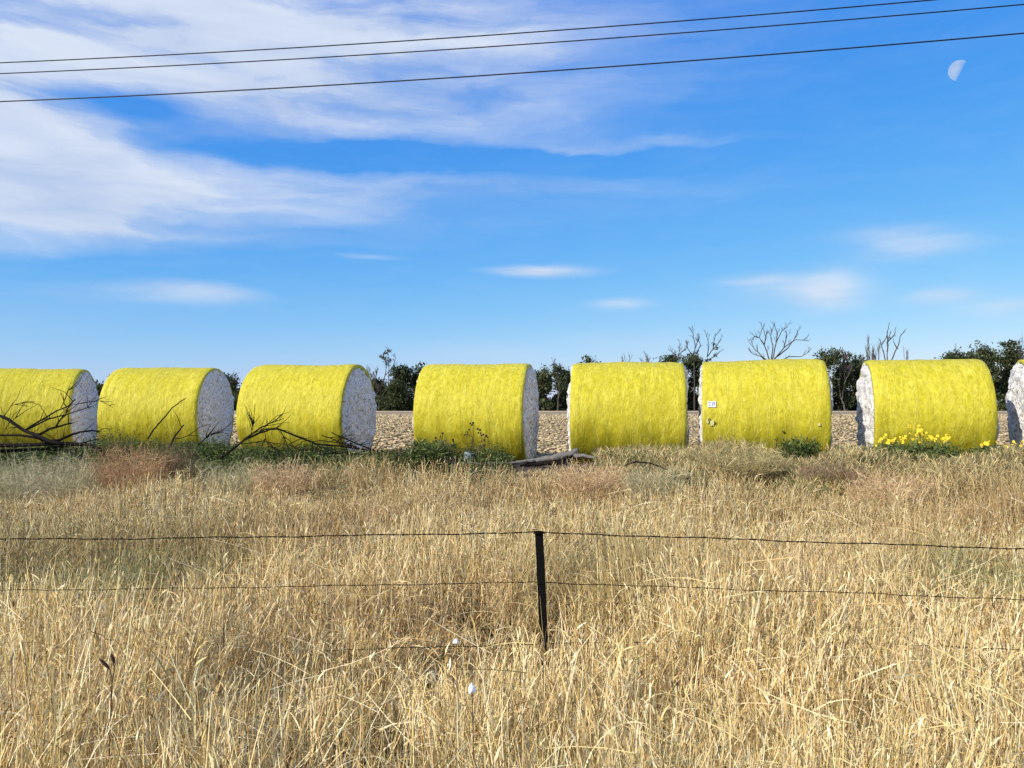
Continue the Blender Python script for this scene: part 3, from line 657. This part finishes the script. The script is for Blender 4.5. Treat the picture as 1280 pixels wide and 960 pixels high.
weed_patch('short_green_weeds', 'short green weeds mixed through the bank right of the log', 2600, band(745, 1340, 12.9, 14.6), hb(.22, 4), GW, [2, 3, 1, 1], nl=8)
weed_patch('pale_weeds', 'thin grey-green haze of fine weeds where dry grass meets the bank', 9000, band(-60, 480, 12.2, 13.3), hb(.34, 5), [(.46, .42, .22), (.58, .51, .28), (.28, .28, .12)], [3, 2, 2], nl=8, leaf=(.04, .14), lw=.05, width=.004, sway=.45)
weed_patch('straw_tufts', 'scattered straw tufts growing up the face of the bank', 7000, band(300, 1340, 12.2, 13.6), hb(.26, 6), [(.66, .50, .24), (.76, .62, .34), (.42, .27, .13)], [3, 2, 1.4], nl=5, leaf=(.06, .20), lw=.05, width=.005, sway=.22, up=(.5, 3.5))

def shrub(u, v, Y, w_, h_, n, cols, wts, label, name='dry_shrub', cat='shrub', lw=.045, leaf=(.05, .16)):
    """domed wiry bush; (u,v) = its top centre in the photo"""
    p = at(u, v, Y); gz = float(ground_z(np.array(p.x), np.array(p.y))); H = max(.15, p.z-gz)
    a = rng.uniform(0, 6.28, n); r0 = np.sqrt(rng.random(n))*w_*.35
    root = np.stack([np.cos(a)*r0, np.sin(a)*r0, np.zeros(n)-.02], 1)
    a2 = a+rng.normal(0, .6, n); sp_ = rng.uniform(0, w_/H*.55, n)
    d = unit(np.stack([np.cos(a2)*sp_, np.sin(a2)*sp_, np.ones(n)], 1)); L = H*rng.uniform(.55, 1.15, n)
    parts = [ribbons(root, d, rng.normal(0, .12, (n, 3)), L, np.full(n, .005), 3, pal(n, cols, wts), .4)]
    for q in range(7):
        t = rng.uniform(.25, 1, n)[:, None]; r2 = root+d*L[:, None]*t; b = rng.uniform(0, 6.28, n)
        l2 = rng.uniform(leaf[0], leaf[1], n)
        parts.append(ribbons(r2, unit(np.stack([np.cos(b), np.sin(b), rng.uniform(-.2, 1.3, n)], 1)), rng.normal(0, .25, (n, 3)), l2, l2*lw, 2, pal(n, cols, wts), profile=(.4, 1, .2)))
    V, F, C = merge(parts); o = link(name, np_mesh(name, V, F, C), M_leaf); o.location = (p.x, p.y, gz)
    tag(o, label, cat); return o
RED = [(.48, .29, .15), (.60, .40, .22), (.28, .15, .08)]; TAN = [(.66, .47, .26), (.76, .58, .34), (.40, .25, .14)]; GRY = [(.46, .42, .25), (.58, .52, .33), (.26, .25, .13)]
shrub(168, 560, 13.9, 1.3, .4, 900, RED, [2, 2, 1.5], 'rusty brown wiry bush below the second bale')
shrub(225, 560, 14.0, .45, .4, 200, [(.13, .10, .06), (.22, .17, .10)], [2, 1], 'dark twiggy dead bush just right of the rusty brown bush')
shrub(352, 580, 13.0, .9, .4, 650, TAN, [3, 2, 2], 'tan and rust tufted bush below the arching dead branch')
shrub(738, 582, 12.6, 1.1, .4, 900, TAN, [3, 3, 1.5], 'orange tan tufted bush in front of the grey log')
shrub(822, 588, 12.2, .9, .4, 700, GRY, [3, 3, 2], 'fine grey-green bush right of the orange tan bush')
shrub(55, 572, 13.4, 1.9, .4, 1100, GRY, [3, 3, 2], 'wide hazy grey-green bush under the left tangle of branches')
shrub(300, 583, 13.2, .9, .4, 500, GRY, [3, 2, 2], 'small grey-green bush left of the tan and rust bush')
shrub(1110, 592, 11.6, 1.1, .4, 700, TAN, [3, 3, 1], 'straw and orange bush on the verge below the flowered bale')
shrub(925, 557, 13.2, 1.7, .4, 1100, [(.48, .39, .18), (.58, .48, .25), (.24, .22, .09)], [3, 3, 2], 'olive brown bushy grass mound at the foot of the tagged bale')
shrub(1040, 578, 12.4, .9, .4, 600, [(.34, .22, .14), (.40, .30, .18), (.20, .16, .09)], [2, 2, 1], 'pinkish brown bush at the right foot of the tagged bale')
shrub(1000, 548, 13.9, .6, .4, 260, GW, [2, 1, 4, .2], 'dark green leafy weed against the right foot of the tagged bale', 'leafy_weed', 'weed', .38, (.04, .10))
shrub(538, 552, 14.3, .65, .4, 520, GW, [3, 2, 3, 1.2], 'dark green leafy weed clump at the left foot of the seed-head-weed bale', 'leafy_weed', 'weed', .30, (.04, .11))
shrub(862, 590, 12.3, .45, .4, 200, GW, [2, 1, 4, .2], 'small dark green weed low on the bank between the fifth and tagged bales', 'leafy_weed', 'weed', .35, (.03, .08))
shrub(1080, 572, 12.9, .9, .4, 420, [(.12, .13, .06), (.18, .18, .09), (.08, .09, .04)], [2, 2, 2], 'dark olive weed clump in the gap left of the flowered bale', 'leafy_weed', 'weed', .12, (.06, .16))

# ------------------------------------------------------------------ yellow flowered weeds
def flower_mesh():
    mb = MB(); r = random.Random(3)
    for k in range(8):
        a = 2*math.pi*k/8; c, s = math.cos(a), math.sin(a); b = len(mb.v)
        for (q, wd, z) in ((.006, .004, 0), (.022, .011, .006), (.036, .009, .004), (.042, .002, .0)):
            for sg in (-1, 1): mb.v.append(Vector((c*q-s*wd*sg, s*q+c*wd*sg, z)))
            for sg in (-1, 1): mb.v.append(Vector((c*q-s*wd*sg, s*q+c*wd*sg, z-.0015)))
        for j in range(3):
            o = b+j*4; mb.f.append((o, o+1, o+5, o+4)); mb.f.append((o+3, o+2, o+6, o+7))
    me = py_mesh('flower', mb.v, mb.f); return me
FM = flower_mesh(); FM.materials.append(M_petal)
cb = MB()
for k in range(4): pass
cb.tube([(0, 0, -.004), (0, 0, .004), (0, 0, .009), (0, 0, .011)], [.008, .010, .007, .001], 8)
FC = py_mesh('flower_centre', cb.v, cb.f); FC.materials.append(M_fc)
def flower_weed(pts, u0, u1, vtop, Y, n, label):
    p0 = at((u0+u1)/2, 570, Y); gz = float(ground_z(np.array(p0.x), np.array(p0.y)))
    t = empty('flowering_weed', (p0.x, p0.y, gz)); tag(t, label, 'flowering weed', 'yellow flowered weeds on the bank')
    hw = (u1-u0)/2/FPX*Y; x = rng.uniform(-hw, hw, n); y = rng.normal(0, .16, n)
    root = np.stack([x, y, np.zeros(n)-.03], 1); H = (at(640, vtop, Y).z-gz)*rng.uniform(.6, 1.12, n)
    d = unit(np.stack([rng.normal(0, .25, n), rng.normal(0, .2, n), np.ones(n)], 1))
    parts = [ribbons(root, d, rng.normal(0, .08, (n, 3)), H, np.full(n, .008), 3, pal(n, GW, [2, 2, 1, .2]), .4)]
    for q in range(9):
        tt = rng.uniform(.1, .98, n)[:, None]; b = rng.uniform(0, 6.28, n); l2 = rng.uniform(.05, .12, n)
        parts.append(ribbons(root+d*H[:, None]*tt, unit(np.stack([np.cos(b), np.sin(b), rng.uniform(-.2, 1, n)], 1)), np.stack([0*b, 0*b, -.3+0*b], 1), l2, l2*.36, 2, pal(n, GW, [2, 2, 1.5, .6]), profile=(.2, 1, .1)))
    V, F, C = merge(parts); link('foliage', np_mesh('foliage', V, F, C), M_leaf, t)
    st_ = MB(); r = random.Random(int(u0))
    for (u, v) in pts:
        q = at(u, v, Y+r.uniform(-.2, .2))-Vector(t.location)
        b = Vector((q.x+r.uniform(-.12, .12), q.y+r.uniform(-.08, .08), max(.02, q.z-.30)))
        st_.tube([b, b.lerp(q, .5)+Vector((r.uniform(-.02, .02), 0, 0)), q], [.004, .0035, .003], 4)
        f = bpy.data.objects.new('flower', FM); COL.objects.link(f); f.parent = t; f.location = q
        f.rotation_euler = (R(r.uniform(20, 85)), R(r.uniform(-40, 40)), r.uniform(-1.2, .6)); f.scale = (r.uniform(.42, .85),)*3
        c = bpy.data.objects.new('flower_centre', FC); COL.objects.link(c); c.parent = f
    st_.build('flower_stalks', M_leafg, t)
M_leafg = plain('green_stalk', (.12, .16, .05), .7, .2, 40, .1)
rf = random.Random(5)
pts = [(1137, 533), (1148, 540), (1152, 537), (1158, 541), (1146, 544), (1172, 545), (1110, 548), (1125, 546), (1132, 545), (1100, 552), (1095, 557), (1092, 561)]
for k in range(52): pts.append((1097+rf.random()*92, 549+rf.gauss(0, 3.2)))
for k in range(14): pts.append((1135+rf.random()*30, 541+rf.gauss(0, 4)))
flower_weed(pts, 1092, 1192, 553, 13.35, 520, 'wide bank of yellow flowered weeds along the foot of the flowered bale')
flower_weed([(1227, 556), (1234, 555), (1236, 552), (1232, 554), (1246, 553), (1228, 560)], 1215, 1247, 556, 13.2, 110, 'small yellow flowered weed near the right end of the flowered bale')
flower_weed([(1267, 552), (1269, 554), (1265, 556), (1278, 552), (1282, 553), (1258, 559), (1290, 556), (1276, 557)], 1252, 1300, 556, 13.1, 170, 'yellow flowered weed in front of the last bale at the right edge')

# ------------------------------------------------------------------ fallen branches
def branch_thing(name, label, cat, lines, Y, mat, seed, ext=True, twigs=0, group=None):
    r = random.Random(seed); mb = MB(); p0 = at(lines[0][0][0][0], lines[0][0][0][1], Y)
    for pts, r0, r1, dy in lines:
        P_ = []
        for i, (u, v) in enumerate(pts): P_.append(at(u, v, Y+dy*i/(max(1, len(pts)-1))+r.uniform(-.05, .05)))
        Q = [P_[0]]
        for a, b in zip(P_, P_[1:]):
            for k in (1, 2, 3):
                j = .006 if k < 3 else 0
                Q.append(a.lerp(b, k/3)+Vector((r.uniform(-j, j), r.uniform(-j, j), r.uniform(-j, j))))
        n = len(Q); mb.tube(Q, [1.0*(r0+(r1-r0)*i/(n-1)) for i in range(n)], 6)
        for _ in range(twigs):
            k = r.randrange(2, n-1); d = (Q[k]-Q[k-1]).normalized(); s = Vector((r.uniform(-1, 1), r.uniform(-1, 1), r.uniform(-.4, 1)))
            d2 = (d*.8+s*.8).normalized(); L = r.uniform(.10, .48); a = Q[k]; m_ = a+d2*L*.5+Vector((0, 0, r.uniform(-.02, .02)))
            mb.tube([a, m_, a+(d2+Vector((0, 0, r.uniform(-.3, .2)))).normalized()*L], [.008, .006, .003], 4)
    gz = float(ground_z(np.array(p0.x), np.array(p0.y))); off = Vector((p0.x, p0.y, gz))
    o = mb.build(name, mat, None, True, off); o.location = off; tag(o, label, cat, group); return o
L1 = [([(-30, 512), (0, 520), (8, 523), (15, 528), (30, 538), (45, 544), (60, 551), (78, 556)], .030, .034, -.6),
      ([(-40, 546), (0, 544), (25, 544), (45, 547), (57, 551), (78, 556)], .022, .03, -.3),
      ([(60, 552), (32, 537), (50, 526), (70, 514), (86, 507), (94, 499)], .020, .010, .3),
      ([(32, 538), (60, 524), (80, 519), (105, 511), (118, 507)], .020, .006, .5),
      ([(86, 507), (105, 503), (125, 501), (142, 510)], .008, .004, .2),
      ([(44, 546), (55, 540), (62, 536), (70, 534), (80, 531), (90, 529)], .028, .016, .2),
      ([(70, 533), (76, 524), (82, 519), (84, 511), (94, 499)], .018, .010, 0),
      ([(62, 552), (75, 550), (88, 544), (100, 540), (115, 538), (125, 540)], .034, .014, .4),
      ([(-40, 560), (0, 557), (40, 556), (80, 554), (112, 556), (125, 562)], .05, .03, -.2),
      ([(76, 510), (82, 498), (88, 483)], .008, .003, 0), ([(4, 522), (14, 507), (30, 503)], .008, .004, .2), ([(7, 537), (12, 528), (22, 520)], .009, .004, 0),
      ([(60, 560), (85, 558), (110, 552), (122, 549)], .03, .012, .5), ([(-20, 566), (20, 563), (60, 561), (95, 565)], .04, .03, .1)]
branch_thing('fallen_branch', 'tangle of thick dark fallen branches in front of the leftmost bale', 'dead branch', L1, 15.9, M_dead, 3, twigs=5)
branch_thing('dead_stick', 'lone bent dead stick rising in front of the left half of the second bale', 'stick', [([(184, 549), (192, 537), (200, 528), (208, 519), (215, 510), (224, 503), (232, 498)], .016, .008, .1)], 15.4, M_dead, 4)
branch_thing('dead_stick', 'short dark forked stick in front of the right half of the second bale', 'stick', [([(211, 562), (217, 548), (222, 541), (230, 531)], .022, .012, .1), ([(217, 548), (226, 548), (236, 544), (246, 545)], .012, .006, .2)], 15.2, M_dead, 5, twigs=1)
L2 = [([(272, 576), (285, 566), (298, 556), (310, 546), (325, 535), (338, 529), (355, 523)], .032, .006, .2),
      ([(304, 551), (325, 541), (345, 535), (365, 543), (395, 555), (430, 558), (455, 562), (474, 566)], .016, .020, .6),
      ([(310, 547), (330, 537), (350, 537), (372, 545), (390, 552), (402, 560)], .012, .006, .3),
      ([(414, 540), (430, 548), (450, 556), (474, 566)], .010, .018, .1), ([(402, 544), (416, 549), (432, 556), (450, 561)], .008, .012, .2),
      ([(398, 550), (420, 553), (445, 558)], .008, .010, .1), ([(247, 557), (262, 543), (276, 541)], .014, .006, .1), ([(313, 545), (316, 534), (318, 525)], .008, .003, 0),
      ([(330, 538), (334, 553), (338, 566)], .007, .004, 0), ([(350, 537), (357, 550), (361, 562)], .007, .004, 0), ([(300, 555), (330, 552), (360, 556), (385, 566)], .010, .005, .2),
      ([(474, 566), (455, 568), (430, 566), (400, 568)], .022, .010, -.1)]
branch_thing('fallen_branch', 'long arching fallen branch with fine twigs in front of the third bale', 'dead branch', L2, 14.9, M_dead, 6, twigs=9)
branch_thing('dead_stick', 'thin dark curved stick lying on the bank below the right of the fifth bale', 'stick', [([(780, 582), (795, 577), (812, 579), (825, 583), (836, 588)], .016, .012, .1)], 12.9, M_dead, 8)

# grey weathered log: tapering, twisted, with a raised knot end
def log():
    t = empty('fallen_log', tuple(at(700, 580, 14.3)))
    t.location.z = float(ground_z(np.array(t.location.x), np.array(t.location.y)))
    off = Vector(t.location)
    def lump(name, pts, rad, seed, mat=M_grey, sides=12):
        r = random.Random(seed); mb = MB(); Q = []; RR = []
        for i in range(len(pts)-1):
            a, b = at(*pts[i]), at(*pts[i+1])
            for k in range(6): Q.append(a.lerp(b, k/6)); RR.append(rad[i]+(rad[i+1]-rad[i])*k/6)
        Q.append(at(*pts[-1])); RR.append(rad[-1]); mb.tube(Q, [q*.8 for q in RR], sides)
        for v in mb.v:
            n = noise.noise(v*7+Vector((seed, 0, 0)))*.022+noise.noise(v*Vector((9, 30, 30)) if False else v*22)*.010
            v += Vector((0, 0, n)); v.y += n
        mb.build(name, mat, t, True, off)
    lump('trunk', [(645, 578, 14.4), (668, 575, 14.35), (690, 573, 14.3), (706, 569, 14.3), (718, 566, 14.3)], [.03, .045, .07, .075, .06], 1)
    lump('knot', [(712, 568, 14.25), (717, 565, 14.25), (721, 563.5, 14.25), (723, 566, 14.25)], [.06, .065, .06, .02], 2)
    lump('limb_or_shade', [(718, 568, 14.25), (735, 571, 14.1), (752, 575, 14.0), (775, 580, 13.9), (795, 588, 13.8)], [.05, .035, .03, .024, .015], 3)
    lump('limb_or_shade', [(668, 576, 14.3), (640, 578, 14.2), (600, 579, 14.2), (560, 579, 14.2), (556, 579, 14.2)], [.030, .022, .024, .020, .008], 4)
    lump('limb_or_shade', [(710, 571, 14.2), (704, 576, 14.0), (699, 583, 13.9)], [.03, .022, .016], 5, M_dead)
    lump('limb_or_shade', [(724, 570, 14.35), (700, 578, 14.3), (675, 580, 14.3), (650, 582, 14.3)], [.05, .06, .05, .03], 6, M_dead)  # dark piece added along the underside, standing in for shade beneath the log
    tag(t, 'grey weathered log with raised knotted end lying between the fourth and fifth bales', 'log')
log()

# dead weed with dark seed heads + tin
def seed_weed():
    Y = 14.5; p = at(585, 575, Y); gz = float(ground_z(np.array(p.x), np.array(p.y))); off = Vector((p.x, p.y, gz))
    t = empty('seed_head_weed', off); tag(t, 'dead brown weed with dark round seed heads in front of the fourth bale', 'weed')
    mb = MB(); r = random.Random(2)
    S = [[(588, 580), (590, 556), (592, 540), (592, 531)], [(590, 560), (592, 548), (588, 545), (584, 543)], [(584, 543), (581, 544)], [(584, 543), (585, 540)], [(584, 566), (584, 545)],
         [(592, 578), (598, 562), (603, 548), (600, 541)], [(603, 552), (607, 545), (608, 543)], [(598, 560), (604, 556), (607, 550)], [(578, 570), (570, 560), (562, 555), (555, 551)], [(570, 560), (567, 554), (566, 551)],
         [(562, 555), (556, 555), (553, 551), (550, 546)], [(555, 551), (545, 551)], [(553, 549), (553, 541)], [(596, 575), (606, 564), (613, 561), (615, 564)], [(594, 574), (600, 560), (606, 557)], [(590, 578), (582, 572), (576, 566)]]
    for s in S: mb.tube([at(u, v, Y+r.uniform(-.08, .08)) for u, v in s], [.010-.006*i/(len(s)-1) for i in range(len(s))], 5)
    mb.build('stem', M_twig, t, False, off)
    H = [(588, 529), (591.5, 528.5), (590, 531), (597, 536), (600, 537.5), (598, 541), (601, 541), (604.5, 543), (608, 544.5), (602, 544), (609, 546.5), (606, 550), (581, 543.5), (584, 543.5), (584.5, 540), (586.5, 537), (544.5, 547.5), (544.5, 551), (550.5, 545.5), (553.5, 541.5), (553.5, 552.5), (557, 551), (566.5, 552), (566, 549.5), (556, 555), (549, 550), (605, 556.5), (613, 561), (600, 558)]
    sm = MB(); sm.tube([(0, 0, -.02), (0, 0, -.008), (0, 0, .006), (0, 0, .018)], [.006, .021, .018, .004], 7)
    me = py_mesh('seed_head', sm.v, sm.f); me.materials.append(M_seed)
    for (u, v) in H:
        o = bpy.data.objects.new('seed_head', me); COL.objects.link(o); o.parent = t; o.location = at(u, v, Y+r.uniform(-.08, .08))-off
        o.rotation_euler = (r.uniform(-.6, .6), r.uniform(-.6, .6), 0); o.scale = (r.uniform(.7, 1.15),)*3
seed_weed()
def tin():
    p = at(585.5, 576, 14.4); t = empty('tin_can', (p.x, p.y, p.z), .3); t.rotation_euler = (0, R(5), .3)
    tag(t, 'small dented pale and dark tin standing at the foot of the seed-head weed', 'tin')
    mb = MB(); mb.tube([(0, 0, 0), (0, 0, .006), (0, 0, .15), (0, 0, .156)], [.088, .092, .092, .088], 20)
    for v in mb.v: v.x += .008*math.sin(v.z*40+v.y*20)
    mb.build('body', M_tin, t)
    mb = MB(); mb.tube([(0, 0, .145), (0, 0, .165), (0, 0, .166)], [.094, .096, .090], 20); mb.build('rim', M_label, t)
    mb = MB(); 
    for a0, a1, z0, z1 in ((-2.2, -1.6, .02, .10), (-1.4, -1.0, .04, .14), (-.9, -.5, .01, .09)):
        b = len(mb.v)
        for L_ in (.0935, .0955):
            for k in range(5):
                a = a0+(a1-a0)*k/4
                mb.v.append(Vector((math.cos(a)*L_, math.sin(a)*L_, z0+.01*(k % 2)))); mb.v.append(Vector((math.cos(a)*L_, math.sin(a)*L_, z1-.012*(k % 2))))
        for k in range(4): mb.f.append((b+10+k*2, b+12+k*2, b+13+k*2, b+11+k*2))
    mb.build('worn_print', M_label, t)
tin()

# ------------------------------------------------------------------ wire fence
def fence():
    pb = at(680, 800, 4.6); pt = at(673.5, 664, 4.6); gz = float(ground_z(np.array(pt.x), np.array(4.6)))
    base = Vector((pt.x+.055, 4.6, gz))
    t = empty('wire_fence', base); tag(t, 'barbed wire fence with one thin black steel post in the dry grass', 'fence')
    ax = (Vector((pt.x, 4.6, pt.z))-base); mb = MB()
    # star (Y section) picket: three fins along the axis
    n = 14
    for k, (an, wd) in enumerate(((R(-8), .0245), (R(172), .0225), (R(82), .022))):
        c, s = math.cos(an), math.sin(an); b = len(mb.v)
        for i in range(n+1):
            q = ax*(i/n)+Vector((0, 0, -.1*(1-i/n))); j = .0012*math.sin(i*2.3+k)
            for (a, w2) in ((0, .0035), (wd+j, .0028)):
                for sg in (-1, 1): mb.v.append(q+Vector((c*a-s*w2*sg, s*a+c*w2*sg, 0)))
        for i in range(n):
            o = b+i*4
            for (a, d_) in ((0, 1), (1, 3), (3, 2), (2, 0)): mb.f.append((o+a, o+d_, o+4+d_, o+4+a))
        o = b+n*4; mb.f.append((o, o+1, o+3, o+2))
    mb.build('post', M_steel, t)
    cap = MB()
    tp = ax
    cap.tube([tp+Vector((-.03, -.012, -.012)), tp+Vector((-.02, -.03, .004)), tp+Vector((.02, -.03, .004)), tp+Vector((.03, -.012, -.012)), tp+Vector((.0, .02, -.006)), tp+Vector((-.032, -.01, -.012))], .0026, 5)
    cap.tube([tp+Vector((-.026, -.006, 0)), tp+Vector((-.032, -.008, .012)), tp+Vector((-.012, -.01, .010)), tp+Vector((-.02, -.01, .028))], .0028, 5)
    cap.tube([tp+Vector((.018, -.006, -.02)), tp+Vector((.038, -.012, -.03)), tp+Vector((.03, -.014, -.045))], .0022, 5)
    cap.build('tie_wire', M_wire, t)
    r = random.Random(9)
    def wire(ptsL, rad, barb, tw):
        """ptsL: photo pixels left to right on the fence plane; extended past the frame"""
        P_ = [at(u, v, 4.6+dy) for u, v, dy in ptsL]
        a = P_[0]+(P_[0]-P_[1])*1.2; z = P_[-1]+(P_[-1]-P_[-2])*1.2
        P_ = [a]+P_+[z]; Q = []
        for p, q in zip(P_, P_[1:]):
            n = max(2, int((q-p).length/.02))
            for k in range(n): Q.append(p.lerp(q, k/n))
        Q.append(P_[-1])
        for i, q in enumerate(Q): q.z += .0022*math.sin(i*.13)+.0015*math.sin(i*.41)
        m = MB()
        for ph in (0, math.pi):
            m.tube([q+Vector((0, math.cos(i*tw+ph)*rad*.85, math.sin(i*tw+ph)*rad*.85)) for i, q in enumerate(Q)], rad, 5)
        L_ = 0; nxt = .05
        for i in range(1, len(Q)):
            L_ += (Q[i]-Q[i-1]).length
            if L_ > nxt:
                nxt += barb*r.uniform(.85, 1.15); q = Q[i]
                m.tube([q+Vector((-.007, 0, 0)), q+Vector((.007, 0, 0))], rad*2.1, 6)
                for s in (-1, 1):
                    a_ = r.uniform(0, 6.28); dv = Vector((r.uniform(-.3, .3), math.cos(a_), math.sin(a_))).normalized()*s*.014
                    m.tube([q+Vector((s*.004, 0, 0)), q+Vector((s*.004, 0, 0))+dv], [rad*.8, rad*.25], 4)
        m.v = [v-base for v in m.v]
        m.build('barbed_wire', M_wire, t)
    wire([(0, 674, .15), (160, 673.5, .1), (330, 671, .06), (500, 668.5, .03), (668, 665.5, -.02), (690, 666.5, -.02), (850, 671.5, 0), (1060, 679, -.05), (1280, 686, -.1)], .0021, .13, .9)
    wire([(0, 738, .15), (200, 736, .1), (430, 732, .05), (671, 727.5, -.02), (690, 728.5, -.02), (900, 736, 0), (1090, 742, -.05), (1280, 750, -.1)], .0014, .14, .9)
    wire([(0, 822, .15), (300, 816, .1), (675, 805, -.02), (950, 799, 0), (1280, 812, -.1)], .0014, .14, .9)
fence()

# ------------------------------------------------------------------ power lines
def powerline(samples, label, zc, rad):
    P_ = []
    for (u, v) in samples:
        d = dirpx(u, v); P_.append(Vector((0, 0, CAMZ))+d*((zc-CAMZ)/d.z))
    X = np.array([p.x for p in P_]); Y = np.array([p.y for p in P_]); b, a = np.polyfit(X, Y, 1)
    pts2 = []
    for (u, v) in samples:       # intersect sight line with the vertical plane Y=a+bX
        d = dirpx(u, v); s = a/(d.y-b*d.x); pts2.append(Vector((0, 0, CAMZ))+d*s)
    c = np.polyfit([p.x for p in pts2], [p.z for p in pts2], 2)
    m = MB(); Q = []
    for x in np.linspace(-70, 70, 161): Q.append(Vector((x, a+b*x, c[0]*x*x+c[1]*x+c[2])))
    m.tube(Q, rad, 6); off = Vector((0, a, 0)); o = m.build('power_line', M_cable, None, True, off); o.location = off
    tag(o, label, 'power line', 'overhead power lines')
powerline([(0, 78.5), (640, 42), (1165, 0)], 'topmost overhead power line, leaving the photo through its top edge', 11.6, .016)
powerline([(0, 92), (640, 56.5), (1280, 5.5)], 'middle overhead power line just under the topmost one', 11.5, .016)
powerline([(0, 127), (640, 92), (1280, 41.5)], 'lowest overhead power line, set apart below the other two', 11.2, .019)

# ------------------------------------------------------------------ moon
def moon():
    Dm = 9000.0; c = Vector((0, 0, CAMZ))+dirpx(1199, 88)*Dm; rad = 10.2/FPX*Dm
    bm = bmesh.new(); bmesh.ops.create_uvsphere(bm, u_segments=48, v_segments=24, radius=rad)
    me = bpy.data.meshes.new('moon'); bm.to_mesh(me); bm.free()
    m, g = new_mat('moon_surface')
    tc = g.n('ShaderNodeTexCoord').outputs['Object']
    nn = g.n('ShaderNodeVectorMath', {0: tc, 1: (1/rad,)*3}, operation='MULTIPLY').outputs[0]
    ray = dirpx(1199, 88); right = ray.cross(Vector((0, 0, 1))).normalized(); up = right.cross(ray)
    L_ = (-right*.86-up*.02+up*.50-ray*.08).normalized()     # lit from the upper left
    L_ = (-right*.88+up*.46-ray*-.02).normalized()
    dt = g.m('ADD', g.n('ShaderNodeVectorMath', {0: nn, 1: tuple(L_)}, operation='DOT_PRODUCT').outputs['Value'], .22)
    lit = g.ramp(dt, [(.0, 0.0), (.12, .55), (.6, 1.0)])
    sp_ = g.n('ShaderNodeTexNoise', {'Vector': nn, 'Scale': 1.6, 'Detail': 4.0}).outputs['Fac']
    mar = g.ramp(sp_, [(.4, .55), (.6, .9)])
    f = g.m('MULTIPLY', g.m('MULTIPLY', lit, mar), .46)
    em = g.n('ShaderNodeEmission', {'Color': (.82, .90, 1, 1), 'Strength': .68}); tr = g.n('ShaderNodeBsdfTransparent')
    mx = g.n('ShaderNodeMixShader', {0: f, 1: tr.outputs[0], 2: em.outputs[0]}); out(g, mx.outputs[0])
    o = link('moon', me, m, None, True); o.location = c
    tag(o, 'pale half moon in the blue sky at upper right', 'moon')
moon()

# ------------------------------------------------------------------ small things in the foreground grass
def boll(u, v, Y, w_, h_, label, seed):
    p = at(u, v, Y); gz = float(ground_z(np.array(p.x), np.array(p.y))); t = empty('cotton_tuft', (p.x, p.y, gz))
    tag(t, label, 'cotton tuft', 'cotton tufts caught in the dry grass')
    bm = bmesh.new(); bmesh.ops.create_icosphere(bm, subdivisions=4, radius=1)
    for q in bm.verts:
        n = 1+.16*noise.noise(q.co*1.6+Vector((seed, 0, 0)))+.10*noise.noise(q.co*5+Vector((seed, 3, 0)))
        q.co = Vector((q.co.x*w_*(1-.25*q.co.z), q.co.y*w_*.9, q.co.z*h_))*n+Vector((0, 0, p.z-gz))
    me = bpy.data.meshes.new('lint'); bm.to_mesh(me); bm.free(); link('lint', me, M_boll, t, True)
    mb = MB(); h = p.z-gz; mb.tube([(.02, .01, -.02), (.012, .004, h*.5), (0, 0, h-h_*.8)], [.003, .0025, .002], 5); mb.build('stalk', M_twig, t)
boll(590, 861, 2.62, .012, .017, 'larger oval white cotton tuft low in the foreground grass', 1)
boll(570, 802, 3.3, .012, .011, 'smaller white cotton tuft above the larger one in the grass', 2)
def seedstalk():
    Y = 2.9; p = at(133, 842, Y); gz = float(ground_z(np.array(p.x), np.array(p.y))); off = Vector((p.x, p.y, gz))
    t = empty('seed_stalk', off); tag(t, 'grass stalk with two dark purple seed spikes in the left foreground', 'seed stalk')
    mb = MB(); mb.tube([off-Vector((0, 0, .02)), at(140, 850, Y), at(137, 836, Y)], [.003, .0025, .002], 5); mb.tube([at(140, 850, Y), at(143, 838, Y), at(142, 829, Y)], [.0025, .002, .002], 5)
    mb.build('stem', M_twig, t, False, off)
    for a, b in (((137, 836), (124, 823)), ((143, 829), (139, 817))):
        A, B = at(*a, Y-.03), at(*b, Y-.03); mb = MB(); n = 9
        Q = [A.lerp(B, k/n) for k in range(n+1)]; mb.tube(Q, [.0014+.0042*math.sin(math.pi*min(1, k/n*.92+.08))*(1+.2*(k % 2)) for k in range(n+1)], 7); mb.build('seed_spike', M_seed, t, False, off)
seedstalk()
branch_thing('dead_stalk', 'thin dark leaning dead stalk in the grass left of the fence post', 'stalk', [([(384, 772), (398, 792), (412, 812), (424, 832), (432, 860)], .0010, .0016, 0)], 3.3, M_twig, 12)
branch_thing('dead_stalk', 'short dark bent stalk lying over the grass above the seed spikes', 'stalk', [([(112, 786), (125, 793), (138, 800), (150, 806)], .0014, .0010, 0)], 3.3, M_seed, 13)
